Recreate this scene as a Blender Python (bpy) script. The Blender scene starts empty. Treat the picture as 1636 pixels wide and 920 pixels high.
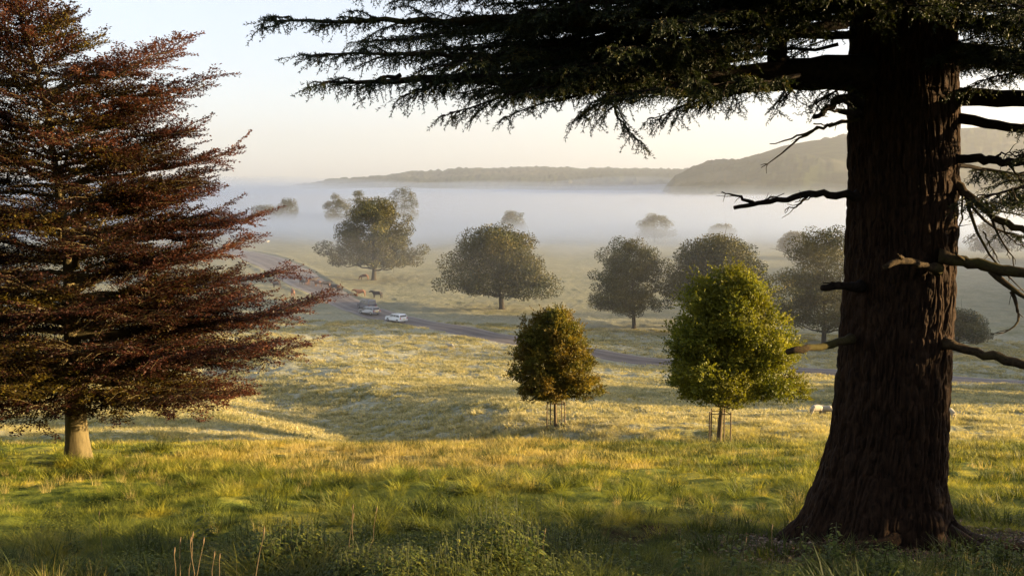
import bpy, math
import numpy as np
from mathutils import Vector
PI = math.pi
scene = bpy.context.scene
INFO = []
C = scene.collection
F_PX = 1590.0
PITCH = math.radians(5.75)
cP, sP = math.cos(PITCH), math.sin(PITCH)
SUN_EL, SUN_AZ = math.radians(8.5), math.radians(1)   # azimuth from +X towards +Y
SUN = np.array([math.cos(SUN_EL)*math.cos(SUN_AZ), math.cos(SUN_EL)*math.sin(SUN_AZ), math.sin(SUN_EL)])

# ---------------------------------------------------------------- helpers
def ray(px, py):
    a, b = (px-818)/F_PX, (460-py)/F_PX
    dx, dy, dz = a, cP + b*sP, -sP + b*cP
    return dx/dy, dz/dy
def P(px, py, d):
    x, z = ray(px, py)
    return np.array([x*d, d, z*d])
def hash2(ix, iy, seed):
    h = (ix.astype(np.int64)*374761393 + iy.astype(np.int64)*668265263 + seed*1442695041) & 0xffffffff
    h = ((h ^ (h >> 13))*1274126177) & 0xffffffff
    h = ((h ^ (h >> 16))*2246822519) & 0xffffffff
    return ((h ^ (h >> 15)) & 0xffffff)/float(0xffffff)
def vn(x, y, seed=0):
    x = np.asarray(x, float); y = np.asarray(y, float)
    ix, iy = np.floor(x), np.floor(y)
    fx, fy = x-ix, y-iy
    fx = fx*fx*(3-2*fx); fy = fy*fy*(3-2*fy)
    a, b = hash2(ix, iy, seed), hash2(ix+1, iy, seed)
    c, d = hash2(ix, iy+1, seed), hash2(ix+1, iy+1, seed)
    return (a+(b-a)*fx)*(1-fy) + (c+(d-c)*fx)*fy - .5
def fbm(x, y, seed=0, octv=4):
    s, a = 0, 1.
    for k in range(octv):
        s = s + a*vn(x*2**k+k*17.3, y*2**k-k*9.1, seed+k); a *= .5
    return s
def sstep(a, b, x):
    t = np.clip((x-a)/(b-a), 0, 1); return t*t*(3-2*t)
def norm(v):
    return v/np.maximum(np.linalg.norm(v, axis=-1, keepdims=True), 1e-9)

class MB:
    """collects quads/tris with one float attribute per face"""
    def __init__(s): s.v, s.q, s.t, s.qa, s.ta, s.n = [], [], [], [], [], 0
    def add(s, V, Q=None, T=None, a=.5):
        V = np.asarray(V, float).reshape(-1, 3)
        if Q is not None and len(Q):
            Q = np.asarray(Q).reshape(-1, 4); s.q.append(Q+s.n); s.qa.append(np.broadcast_to(a, (len(Q),)))
        if T is not None and len(T):
            T = np.asarray(T).reshape(-1, 3); s.t.append(T+s.n); s.ta.append(np.broadcast_to(a, (len(T),)))
        s.v.append(V); s.n += len(V)
    def tube(s, pts, rad, n=6, a=.5, cap=True):
        pts = np.asarray(pts, float); m = len(pts); rad = np.broadcast_to(rad, (m,))
        t = norm(np.gradient(pts, axis=0))
        up = np.array([0, 0, 1.]) if abs(t[m//2][2]) < .8 else np.array([0, 1., 0])
        u = norm(np.cross(t, up)); w = np.cross(u, t)
        an = np.arange(n)*2*PI/n
        V = pts[:, None]+rad[:, None, None]*(u[:, None]*np.cos(an)[None, :, None]+w[:, None]*np.sin(an)[None, :, None])
        i, j = np.meshgrid(np.arange(m-1), np.arange(n), indexing='ij'); k = (j+1) % n
        Q = np.stack([i*n+j, i*n+k, (i+1)*n+k, (i+1)*n+j], -1)
        s.add(V, Q.reshape(-1, 4), None, a)
        if cap:
            for e, r in ((0, range(n-1, -1, -1)), (m-1, range(n))):
                b = (e*n)+np.array(list(r))
                T = [[b[0], b[x], b[x+1]] for x in range(1, n-1)]
                s.t.append(np.array(T)+s.n-m*n); s.ta.append(np.full(len(T), a))
    def leaves(s, c, d, nrm, L, W, a):
        """diamond leaves: base c, direction d, surface normal nrm"""
        d = norm(d); sd = norm(np.cross(d, nrm)); L = np.broadcast_to(L, (len(c),))[:, None]; W = np.broadcast_to(W, (len(c),))[:, None]
        V = np.stack([c, c+d*L*.45+sd*W*.5, c+d*L, c+d*L*.45-sd*W*.5], 1)
        s.add(V, np.arange(len(c)*4).reshape(-1, 4), None, a)
    def box(s, c, sx, sy, sz, rz=0, a=.5):
        x = np.array([-1, 1, 1, -1, -1, 1, 1, -1])*sx/2; y = np.array([-1, -1, 1, 1, -1, -1, 1, 1])*sy/2
        z = np.array([-1]*4+[1]*4)*sz/2
        V = np.stack([x*math.cos(rz)-y*math.sin(rz)+c[0], x*math.sin(rz)+y*math.cos(rz)+c[1], z+c[2]], 1)
        s.add(V, [[0, 3, 2, 1], [4, 5, 6, 7], [0, 1, 5, 4], [1, 2, 6, 5], [2, 3, 7, 6], [3, 0, 4, 7]], None, a)
    def mesh(s, name, smooth=False):
        me = bpy.data.meshes.new(name)
        V = np.concatenate(s.v).astype(np.float32)
        Q = np.concatenate(s.q) if s.q else np.zeros((0, 4), int); T = np.concatenate(s.t) if s.t else np.zeros((0, 3), int)
        nl = len(Q)*4+len(T)*3; nf = len(Q)+len(T)
        me.vertices.add(len(V)); me.vertices.foreach_set('co', V.ravel())
        me.loops.add(nl); me.loops.foreach_set('vertex_index', np.concatenate([Q.ravel(), T.ravel()]).astype(np.int32))
        me.polygons.add(nf)
        st = np.concatenate([np.arange(len(Q))*4, len(Q)*4+np.arange(len(T))*3]).astype(np.int32)
        me.polygons.foreach_set('loop_start', st)
        me.polygons.foreach_set('use_smooth', np.full(nf, smooth))
        A = np.concatenate([x for x in s.qa]+[x for x in s.ta]).astype(np.float32)
        at = me.attributes.new('rnd', 'FLOAT', 'FACE'); at.data.foreach_set('value', A)
        me.update(calc_edges=True); me.validate()
        return me
    def build(s, name, mat, parent=None, smooth=False):
        me = s.mesh(name, smooth); me.materials.append(mat)
        o = bpy.data.objects.new(name, me); C.objects.link(o)
        if parent: o.parent = parent
        return o
def tag(o, label=None, cat=None, group=None, kind=None):
    if label: o['label'] = label
    if cat: o['category'] = cat
    if group: o['group'] = group
    if kind: o['kind'] = kind
    return o
def empty(name, loc, label, cat, group=None, rz=0):
    o = bpy.data.objects.new(name, None); C.objects.link(o); o.location = tuple(float(v) for v in loc)
    o.rotation_euler = (0, 0, rz); o.empty_display_size = .3
    return tag(o, label, cat, group)

# ---------------------------------------------------------------- materials
def new_mat(name):
    m = bpy.data.materials.new(name); m.use_nodes = True; nt = m.node_tree; nt.nodes.clear()
    return m, nt
def N(nt, t, **kw):
    n = nt.nodes.new(t)
    for k, v in kw.items():
        if k in n.inputs: n.inputs[k].default_value = v
        else: setattr(n, k, v)
    return n
def ramp(nt, fac, stops):
    r = N(nt, 'ShaderNodeValToRGB'); e = r.color_ramp.elements
    while len(e) < len(stops): e.new(.5)
    for x, (p, c) in zip(e, stops): x.position = p; x.color = (*c, 1)
    nt.links.new(fac, r.inputs[0]); return r.outputs[0]
def noise(nt, vec, scale, detail=4, rough=.6):
    n = N(nt, 'ShaderNodeTexNoise', Scale=scale, Detail=detail, Roughness=rough)
    if vec is not None: nt.links.new(vec, n.inputs['Vector'])
    return n.outputs['Fac']
def mathn(nt, op, a, b=None, clamp=False):
    n = N(nt, 'ShaderNodeMath', operation=op, use_clamp=clamp)
    for i, v in enumerate((a, b)):
        if v is None: continue
        if isinstance(v, (int, float)): n.inputs[i].default_value = v
        else: nt.links.new(v, n.inputs[i])
    return n.outputs[0]
def mix(nt, fac, a, b, blend='MIX'):
    n = N(nt, 'ShaderNodeMix', data_type='RGBA', blend_type=blend)
    for i, v in ((0, fac), (6, a), (7, b)):
        if isinstance(v, (int, float)): n.inputs[i].default_value = v
        elif isinstance(v, tuple): n.inputs[i].default_value = (*v, 1)
        else: nt.links.new(v, n.inputs[i])
    return n.outputs[2]
def leaf_mat(name, stops, trans=.35, tint=(1.2, 1.15, .5), patch=None, pscale=.5):
    """stops over the face attribute; patch = second colour blended by world noise"""
    m, nt = new_mat(name)
    at = N(nt, 'ShaderNodeAttribute', attribute_name='rnd')
    col = ramp(nt, at.outputs['Fac'], stops)
    if patch:
        geo = N(nt, 'ShaderNodeNewGeometry')
        nz = ramp(nt, noise(nt, geo.outputs['Position'], pscale, 3), [(.42, (0, 0, 0)), (.6, (1, 1, 1))])
        col = mix(nt, nz, col, patch)
    d = N(nt, 'ShaderNodeBsdfPrincipled', Roughness=.55); nt.links.new(col, d.inputs['Base Color'])
    d.inputs['Specular IOR Level'].default_value = .25
    t = N(nt, 'ShaderNodeBsdfTranslucent'); nt.links.new(mix(nt, 1., col, tint, 'MULTIPLY'), t.inputs['Color'])
    mx = N(nt, 'ShaderNodeMixShader'); mx.inputs[0].default_value = trans
    nt.links.new(d.outputs[0], mx.inputs[1]); nt.links.new(t.outputs[0], mx.inputs[2])
    o = N(nt, 'ShaderNodeOutputMaterial'); nt.links.new(mx.outputs[0], o.inputs[0])
    return m
def bark_mat(name, c1, c2, scale=(6, 6, 1.2), bump=.4, rough=.9, moss=None):
    m, nt = new_mat(name)
    tc = N(nt, 'ShaderNodeTexCoord'); mp = N(nt, 'ShaderNodeMapping'); mp.inputs['Scale'].default_value = scale
    nt.links.new(tc.outputs['Object'], mp.inputs['Vector'])
    f = noise(nt, mp.outputs[0], 2.5, 8, .7)
    col = ramp(nt, f, [(.32, c1), (.68, c2)])
    if moss:
        col = mix(nt, ramp(nt, noise(nt, tc.outputs['Object'], 1.1, 4), [(.5, (0, 0, 0)), (.62, (1, 1, 1))]), col, moss)
    b = N(nt, 'ShaderNodeBsdfPrincipled', Roughness=rough); b.inputs['Specular IOR Level'].default_value = .1
    nt.links.new(col, b.inputs['Base Color'])
    bp = N(nt, 'ShaderNodeBump', Strength=bump, Distance=.03); nt.links.new(f, bp.inputs['Height']); nt.links.new(bp.outputs[0], b.inputs['Normal'])
    o = N(nt, 'ShaderNodeOutputMaterial'); nt.links.new(b.outputs[0], o.inputs[0])
    return m
def plain_mat(name, col, rough=.5, metal=0, spec=.5, coat=0, var=0):
    m, nt = new_mat(name)
    b = N(nt, 'ShaderNodeBsdfPrincipled', Roughness=rough, Metallic=metal); b.inputs['Specular IOR Level'].default_value = spec
    b.inputs['Coat Weight'].default_value = coat
    tc = N(nt, 'ShaderNodeTexCoord')
    f = noise(nt, tc.outputs['Object'], 3, 4)
    k = .75
    nt.links.new(ramp(nt, f, [(.3, tuple(c*(1-var) for c in col)), (.7, col)]), b.inputs['Base Color'])
    o = N(nt, 'ShaderNodeOutputMaterial'); nt.links.new(b.outputs[0], o.inputs[0])
    return m
# ---------------------------------------------------------------- terrain
_Y = [6, 8, 10, 12.5, 15.4, 20, 25, 30, 34, 38, 42, 47, 52, 56, 63, 75, 90, 105, 120, 135, 150, 175, 200, 250, 300, 350, 420, 500, 700, 1000, 1500]
_PY = [1030, 985, 945, 913, 884, 822, 775, 738, 719, 712, 714, 719, 716, 707, 684, 655, 630, 609, 591, 574, 553, 519, 493, 455, 428, 409, 393, 379, 356, 341, 328]
_Yc = np.array([-400, -60, -20, 0]+_Y+[2500, 6000.])
_Zc = np.array([30., 3.5, .2, -1.72]+[ray(818, p)[1]*y for p, y in zip(_PY, _Y)]+[-32., -60.])
_t = np.concatenate([np.linspace(-400, 0, 200, endpoint=False), np.geomspace(1, 6001, 2400)-1])
_z = np.interp(_t, _Yc, _Zc)
for _ in range(30):      # smooth the profile a little (in sample space, i.e. relative to distance)
    _z[1:-1] = .25*_z[:-2]+.5*_z[1:-1]+.25*_z[2:]
ROAD_PX = [(2300, 648, 0), (1636, 612, 0), (1500, 606, 0), (1380, 602, 0), (1270, 597, 0), (1150, 585, 0), (1060, 577, 0), (940, 566, 0), (840, 549, 0), (740, 529, 0), (680, 519, 0),
           (632, 511, 0), (590, 500, 0), (545, 481, 0), (505, 460, 0), (470, 437, 0), (430, 417, 0), (395, 406, 0), (345, 399, 0), (250, 392, 0), (100, 386, 0)]
def seg_dist(x, y, pts):
    best = np.full(np.shape(x), 1e9)
    for (ax, ay), (bx, by) in zip(pts[:-1], pts[1:]):
        dx, dy = bx-ax, by-ay
        t = np.clip(((x-ax)*dx+(y-ay)*dy)/(dx*dx+dy*dy), 0, 1)
        best = np.minimum(best, np.hypot(x-ax-t*dx, y-ay-t*dy))
    return best
def H0(x, y):
    r = np.hypot(x, y)
    z = np.interp(y, _t, _z)
    w = sstep(70, 110, y)*(1-sstep(170, 260, y))
    z = z - np.clip(.03*x, -1.5, 3.2)*w
    # far field on the left lies higher
    z = z + 3.2*sstep(260, 420, y)*sstep(.10, .24, -x/np.maximum(y, 1))
    # slow swells
    z = z + sstep(40, 90, y)*(.9*vn(x/17, y/26, 5)+.6*vn(x/9, y/9, 6))*(1-.6*sstep(140, 220, y)) + .2*vn(x/6, y/5, 7)*sstep(14, 30, y)
    # dry hollow left of centre
    g = seg_dist(x, y, GULLY)
    z = z - 1.9*np.exp(-(g/7.)**2)*sstep(42, 56, y)
    return z
GULLY = [(-38, 118), (-26, 100), (-17, 86), (-11, 72), (-5, 62), (1, 52)]
def hit(px, py, H=None):
    H = H or H0
    dx, dz = ray(px, py)
    d = np.geomspace(5, 3000, 6000)
    below = dz*d <= H(dx*d, d)
    i = int(np.argmax(below)) if below.any() else len(d)-1
    return np.array([dx*d[i], d[i], float(H(np.array([dx*d[i]]), np.array([d[i]]))[0])])
ROAD = [tuple(hit(a, b)[:2]) for a, b, _ in ROAD_PX]
# smooth the road line
_r = np.array(ROAD)
_s = np.concatenate([[0], np.cumsum(np.hypot(*np.diff(_r, axis=0).T))])
_u = np.linspace(0, _s[-1], 220); _r = np.stack([np.interp(_u, _s, _r[:, 0]), np.interp(_u, _s, _r[:, 1])], 1)
for _ in range(60): _r[1:-1] = .25*_r[:-2]+.5*_r[1:-1]+.25*_r[2:]
ROADC = [tuple(p) for p in _r]
def road_w(y): return 3.7 + 2.4*sstep(190, 300, y)
_bx = (min(p[0] for p in ROADC)-12, max(p[0] for p in ROADC)+12, min(p[1] for p in ROADC)-12, max(p[1] for p in ROADC)+12)
def road_d(x, y):
    x = np.asarray(x, float); y = np.asarray(y, float)
    d = np.full(x.shape, 1e3)
    m = (x > _bx[0]) & (x < _bx[1]) & (y > _bx[2]) & (y < _bx[3])
    if m.any(): d[m] = seg_dist(x[m], y[m], ROADC)
    return d
def H(x, y, rd=None):
    x = np.asarray(x, float); y = np.asarray(y, float)
    z = H0(x, y)
    if rd is None: rd = road_d(x, y)
    w = road_w(y)
    k = sstep(w+.2, w+3, rd)
    r = np.hypot(x, y)
    tus = fbm(x/1.3, y/1.3, 11, 4)
    amp = .10+.16*sstep(20, 60, r)*(1-.5*sstep(140, 260, r)); amp = amp*(1-sstep(300, 500, r))
    z = z + k*amp*(tus+1.1*np.maximum(0, vn(x/2.7+31, y/2.7, 15))) + k*(1-sstep(20, 35, r))*(.30*vn(x/2.1, y/2.1, 21)+.26*np.maximum(0, vn(x/.95, y/1.1, 22)))
    z = z + .22*np.exp(-((rd-w-1.4)/1.1)**2) - .07*(1-k)*(rd < w+.6)
    return z
def Hs(x, y): return float(H(np.array([x]), np.array([y]))[0])
def ground(px, py):
    p = hit(px, py); return np.array([p[0], p[1], Hs(p[0], p[1])])
def at(px, d, off=0):
    """point on the ground at image column px and forward distance d"""
    x = ray(px, 460)[0]*d
    return np.array([x, d, Hs(x, d)+off])

def build_ground():
    r = np.concatenate([np.linspace(0.5, 4, 6, endpoint=False), np.geomspace(4, 6000, 1150)])
    fr = np.linspace(-34, 34, 640)
    rest = np.concatenate([np.linspace(34, 180, 70)[1:], np.linspace(-180, -34, 70)[1:-1]])
    az = np.radians(np.concatenate([fr, rest]))
    R, A = np.meshgrid(r, az, indexing='ij')
    X, Y = R*np.sin(A), R*np.cos(A)
    Z = H(X, Y)
    V = np.stack([X, Y, Z], -1); m, n = R.shape
    i, j = np.meshgrid(np.arange(m-1), np.arange(n), indexing='ij'); k = (j+1) % n
    Q = np.stack([i*n+j, i*n+k, (i+1)*n+k, (i+1)*n+j], -1).reshape(-1, 4)[:, ::-1]
    b = MB(); b.add(V, Q)
    return b.build('ground', ground_material(), smooth=True)

def grass_colour(nt):
    """colour by place: green near with painted shade foremost, straw band, frosted in the valley"""
    geo = N(nt, 'ShaderNodeNewGeometry'); pos = geo.outputs['Position']
    sep = N(nt, 'ShaderNodeSeparateXYZ'); nt.links.new(pos, sep.inputs[0])
    n1 = noise(nt, pos, .35, 5); n2 = noise(nt, pos, 2.6, 3); n3 = noise(nt, pos, .06, 4)
    green = ramp(nt, n1, [(.3, (.09, .125, .018)), (.5, (.19, .22, .035)), (.7, (.34, .32, .07))])
    straw = ramp(nt, n2, [(.3, (.24, .20, .06)), (.7, (.50, .42, .17))])
    frost = ramp(nt, n2, [(.3, (.26, .25, .15)), (.5, (.38, .36, .24)), (.7, (.52, .50, .38))])
    n4 = noise(nt, pos, 1.4, 4)
    green = mix(nt, 1., green, ramp(nt, n4, [(.38, (.35, .42, .35)), (.5, (.9, .9, .9)), (.62, (1.35, 1.25, 1.1))]), 'MULTIPLY')
    vgreen = ramp(nt, n1, [(.3, (.13, .13, .065)), (.7, (.25, .23, .13))])
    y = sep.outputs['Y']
    near_shade = N(nt, 'ShaderNodeMapRange', interpolation_type='SMOOTHSTEP'); near_shade.inputs['From Min'].default_value = 12; near_shade.inputs['From Max'].default_value = 22; near_shade.inputs['To Min'].default_value = .35  # foreground green darkened: shade put into the grass colour
    nt.links.new(sep.outputs['Y'], near_shade.inputs['Value']); green = mix(nt, near_shade.outputs[0], (.03, .036, .008), green)
    # straw band around the crest, y 28..46
    yn = mathn(nt, 'ADD', y, mathn(nt, 'MULTIPLY', mathn(nt, 'SUBTRACT', n3, .5), 40))
    def band(v, a, b):
        mr = N(nt, 'ShaderNodeMapRange', interpolation_type='SMOOTHSTEP'); mr.inputs['From Min'].default_value = a; mr.inputs['From Max'].default_value = b
        nt.links.new(v, mr.inputs['Value']); return mr.outputs[0]
    sband = mathn(nt, 'MULTIPLY', band(yn, 23, 33), mathn(nt, 'SUBTRACT', 1, band(yn, 44, 56)))
    sband = mathn(nt, 'MULTIPLY', sband, mathn(nt, 'SUBTRACT', 1, mathn(nt, 'MULTIPLY', band(sep.outputs['X'], -2, 8), .7)))
    sband = mathn(nt, 'MULTIPLY', sband, band(mathn(nt, 'ADD', n1, mathn(nt, 'MULTIPLY', n2, .4)), .5, .8))
    lawn = mathn(nt, 'MULTIPLY', mathn(nt, 'SUBTRACT', 1, band(sep.outputs['X'], -15, -7)), mathn(nt, 'SUBTRACT', 1, band(y, 38, 44)))
    sband = mathn(nt, 'MULTIPLY', sband, mathn(nt, 'SUBTRACT', 1, mathn(nt, 'MULTIPLY', lawn, band(y, 26, 30))))
    fr = mathn(nt, 'MULTIPLY', band(yn, 42, 72), .97)
    fr = mathn(nt, 'MULTIPLY', fr, band(mathn(nt, 'ADD', n1, n3), .55, .95))
    far = mathn(nt, 'MULTIPLY', band(yn, 150, 215), .7)
    c = mix(nt, sband, green, straw)
    c = mix(nt, band(yn, 46, 62), c, mix(nt, .5, straw, green))
    c = mix(nt, fr, c, frost)
    c = mix(nt, mathn(nt, 'MULTIPLY', band(yn, 50, 70), ramp(nt, noise(nt, pos, .11, 5), [(.5, (0, 0, 0)), (.66, (.55, .55, .55))])), c, (.17, .18, .10))  # large darker patches, shading painted into the midfield colour
    c = mix(nt, far, c, vgreen)
    return c, pos, sep
def ground_material():
    m, nt = new_mat('grassy_ground')
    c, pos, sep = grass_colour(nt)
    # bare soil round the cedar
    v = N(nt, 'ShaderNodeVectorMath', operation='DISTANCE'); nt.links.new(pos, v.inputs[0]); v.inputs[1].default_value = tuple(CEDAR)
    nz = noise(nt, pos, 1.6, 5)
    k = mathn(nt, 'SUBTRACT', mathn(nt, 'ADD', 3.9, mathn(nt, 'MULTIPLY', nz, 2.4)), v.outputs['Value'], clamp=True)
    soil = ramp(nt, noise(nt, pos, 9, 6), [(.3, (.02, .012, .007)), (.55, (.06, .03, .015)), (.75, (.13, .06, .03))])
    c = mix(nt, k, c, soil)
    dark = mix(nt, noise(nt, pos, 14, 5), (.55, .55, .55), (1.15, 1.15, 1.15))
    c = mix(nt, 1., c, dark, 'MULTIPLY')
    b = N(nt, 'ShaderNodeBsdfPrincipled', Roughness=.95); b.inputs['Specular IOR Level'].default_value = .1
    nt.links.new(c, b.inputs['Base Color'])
    bp = N(nt, 'ShaderNodeBump', Strength=1., Distance=.12)
    nt.links.new(mathn(nt, 'ADD', noise(nt, pos, 6, 6, .75), mathn(nt, 'MULTIPLY', noise(nt, pos, 1.2, 4, .6), 2)), bp.inputs['Height'])
    nt.links.new(bp.outputs[0], b.inputs['Normal'])
    o = N(nt, 'ShaderNodeOutputMaterial'); nt.links.new(b.outputs[0], o.inputs[0])
    return m
def build_road():
    p = np.array(ROADC); t = norm(np.gradient(p, axis=0)); nrm = np.stack([-t[:, 1], t[:, 0]], 1)
    w = road_w(p[:, 1]); offs = np.linspace(-1, 1, 9)
    XY = p[:, None]+nrm[:, None]*(w[:, None]*offs[None])[..., None]
    Z = H0(p[:, 0], p[:, 1])[:, None]+.05-.05*np.abs(offs)[None]**2+0*XY[..., 0]
    Z = np.maximum(Z, H(XY[..., 0], XY[..., 1])+.02)
    V = np.concatenate([XY, Z[..., None]], -1); m, n = Z.shape
    i, j = np.meshgrid(np.arange(m-1), np.arange(n-1), indexing='ij')
    Q = np.stack([i*n+j, i*n+j+1, (i+1)*n+j+1, (i+1)*n+j], -1).reshape(-1, 4)
    mt, nt = new_mat('worn_asphalt'); geo = N(nt, 'ShaderNodeNewGeometry'); pos = geo.outputs['Position']
    at_ = N(nt, 'ShaderNodeAttribute', attribute_name='rnd')
    base = ramp(nt, noise(nt, pos, .4, 6), [(.3, (.048, .036, .030)), (.7, (.105, .078, .062))])
    c = mix(nt, at_.outputs['Fac'], base, (.17, .145, .12))
    b = N(nt, 'ShaderNodeBsdfPrincipled', Roughness=.7); nt.links.new(c, b.inputs['Base Color'])
    o = N(nt, 'ShaderNodeOutputMaterial'); nt.links.new(b.outputs[0], o.inputs[0])
    bld = MB(); a = np.broadcast_to(np.array([1, .1, .55, 0, 0, .5, .1, 1.])[None], (m-1, n-1)).ravel()
    bld.add(V, Q, None, a)
    o = bld.build('road', mt, smooth=True); tag(o, kind='structure')

# ---------------------------------------------------------------- hills
def build_hills():
    mt, nt = new_mat('wooded_hillside'); geo = N(nt, 'ShaderNodeNewGeometry'); pos = geo.outputs['Position']
    f = noise(nt, pos, .0035, 3); g = noise(nt, pos, .05, 6)
    wood = ramp(nt, g, [(.35, (.012, .018, .008)), (.65, (.045, .055, .02))])
    field = ramp(nt, noise(nt, pos, .012, 3), [(.3, (.04, .045, .025)), (.7, (.11, .10, .055))])
    c = mix(nt, ramp(nt, f, [(.52, (0, 0, 0)), (.57, (1, 1, 1))]), wood, field)
    b = N(nt, 'ShaderNodeBsdfPrincipled', Roughness=1.); b.inputs['Specular IOR Level'].default_value = 0; nt.links.new(c, b.inputs['Base Color'])
    o = N(nt, 'ShaderNodeOutputMaterial'); nt.links.new(b.outputs[0], o.inputs[0])
    def ridge(prof, d0, d1, seed, bump, px0, px1, zb=-40):
        pxs = np.arange(px0, px1, 1.6); rx = (pxs-818)/F_PX/cP
        top = np.interp(pxs, [a for a, _ in prof], [ray(818, q)[1] for _, q in prof])
        rows = np.concatenate([np.linspace(0, 1, 46), np.linspace(1, 2, 10)[1:]])
        U, X = np.meshgrid(rows, np.arange(len(pxs)), indexing='ij')
        D = d0+(d1-d0)*U
        XX = rx[X]*D
        crest = top[X]*d1
        sh = np.where(U <= 1, np.sin(np.clip(U, 0, 1)*PI/2)**1.15, 1-(U-1)*.35)
        Z = zb+(crest-zb)*sh
        Z = Z+.05*(crest-zb)*fbm(XX/420, D/330, seed+4, 3)*np.clip(U*3, 0, 1)*np.clip((1.0-U)*4, 0, 1)
        wood = sstep(-.12, .12, fbm(XX/190, D/260, seed+9, 3)+.12)
        Z = Z+bump*wood*(np.abs(fbm(XX/26, D/30, seed, 4))*1.6+.4)*np.clip((crest-zb-15)/40, 0, 1)*np.where(U > 1.2, 0, 1)
        V = np.stack([XX, D, Z], -1); m, n = Z.shape
        i, j = np.meshgrid(np.arange(m-1), np.arange(n-1), indexing='ij')
        Q = np.stack([i*n+j, i*n+j+1, (i+1)*n+j+1, (i+1)*n+j], -1).reshape(-1, 4)
        bb = MB(); bb.add(V, Q); o = bb.build('hills', mt, smooth=True); tag(o, kind='structure')
    # far ridge and nearer wooded hill on the right
    ridge([(300, 318), (420, 305), (480, 298), (520, 292.5), (590, 284), (650, 278.5), (712, 278), (724, 275), (850, 272.5), (960, 274), (1080, 275), (1200, 276), (1400, 280), (1800, 270), (2300, 290)], 1900, 3300, 40, 10, 300, 2300)
    ridge([(1030, 345), (1060, 300), (1076, 280), (1095, 273), (1120, 266), (1180, 258), (1215, 245), (1245, 235), (1290, 227), (1340, 222), (1420, 214), (1520, 208), (1700, 200), (2000, 215), (2300, 250)], 1250, 2000, 70, 9, 1030, 2300)
    # pale line of low ground on the horizon at the left
    ridge([(-300, 302), (0, 300), (250, 299), (330, 301), (400, 300), (430, 299), (520, 299.5), (560, 304), (620, 320)], 3600, 4600, 90, 4, -300, 620)

# ---------------------------------------------------------------- mist
def vol_mat(name, dens, col=(1, 1, 1), g=0.7):
    m, nt = new_mat(name)
    v = N(nt, 'ShaderNodeVolumeScatter', Density=dens, Anisotropy=g); v.inputs['Color'].default_value = (*col, 1)
    ab = N(nt, 'ShaderNodeVolumeAbsorption', Density=dens); ab.inputs['Color'].default_value = (*col, 1)
    ad = N(nt, 'ShaderNodeAddShader'); nt.links.new(v.outputs[0], ad.inputs[0]); nt.links.new(ab.outputs[0], ad.inputs[1])
    o = N(nt, 'ShaderNodeOutputMaterial'); nt.links.new(ad.outputs[0], o.inputs['Volume'])
    m.cycles.homogeneous_volume = True
    return m
def slab(name, mat, front, back, top, bottom, half, seed=0, wob=0., rise=None, fwob=0., nx=60, ny=60):
    """closed body of air: flat bottom, gently rolling top"""
    u = np.linspace(-1, 1, nx); v = np.linspace(0, 1, ny)**2
    Uu, Vv = np.meshgrid(u, v, indexing='ij')
    X0 = Uu*(half)
    fr = front+fwob*fbm(X0/90, X0*0+seed, seed, 3)
    Y = fr+(back-fr)*Vv
    X = Uu*(half*(.25+.75*Vv)) if half > 500 else X0
    zt = top+wob*(1+np.clip(Y-500, 0, 1500)/500)*fbm(X/(60+Y/12), Y/(90+Y/8), seed+3, 4)+(rise(X, Y) if rise else 0)
    edge = (np.abs(Uu) > .999) | (Vv < 1e-6) | (Vv > .999)
    zt = np.where(edge, bottom+.5, zt)
    n = nx*ny; i, j = np.meshgrid(np.arange(nx-1), np.arange(ny-1), indexing='ij')
    q = np.stack([i*ny+j, (i+1)*ny+j, (i+1)*ny+j+1, i*ny+j+1], -1).reshape(-1, 4)
    V = np.concatenate([np.stack([X, Y, zt], -1).reshape(-1, 3), np.stack([X, Y, 0*zt+bottom], -1).reshape(-1, 3)])
    Q = [q, q[:, ::-1]+n]
    rim = [a*ny for a in range(nx)]+[(nx-1)*ny+b for b in range(1, ny)]+[a*ny+ny-1 for a in range(nx-2, -1, -1)]+[b for b in range(ny-2, 0, -1)]
    rim = np.array(rim); r2 = np.roll(rim, -1)
    Q.append(np.stack([r2, rim, rim+n, r2+n], 1))
    b = MB(); b.add(V, np.concatenate(Q)); o = b.build(name, mat); tag(o, kind='structure')
    return o
def build_mist():
    rise = lambda X, Y: 11.5*sstep(650, 2200, Y)+3.0*sstep(.1, .3, -X/np.maximum(Y, 1))
    c = MIST_COL
    slab('haze', vol_mat('high_haze', .00023, (1., .98, .95)), 120, 4400, 230, -50, 3500)
    slab('haze', vol_mat('valley_haze', .0006, c), 95, 3000, -7, -50, 1800)
    slab('haze', vol_mat('valley_haze', .00045, c), 165, 3000, -11, -50, 1800, 3, 1.5)
    for k, (fr, up, m_, dn) in enumerate(((650, 1, 1.5, .0010), (850, 3, 1.9, .0006), (1000, 6, 2.3, .0005))):
        slab('mist_bank', vol_mat('thin_mist', dn*.7, (.62, .73, .92)), fr, 3000, -14+up, -50, 1600, 30+k, 2.5+k, lambda X, Y, q=m_: rise(X, Y)*q, 120, 90, 120)
    for k, (fr, top, dn) in enumerate(((300, -14.6, .0016), (350, -15.6, .0055), (400, -16.8, .018))):
        slab('mist_bank', vol_mat('ground_mist', dn*.7, (.62, .73, .92)), fr, 2600, top, -50, 1500, 10+k, 1.6, rise, 60, 120, 120)
MIST_COL = (.86, .87, .92)
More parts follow.
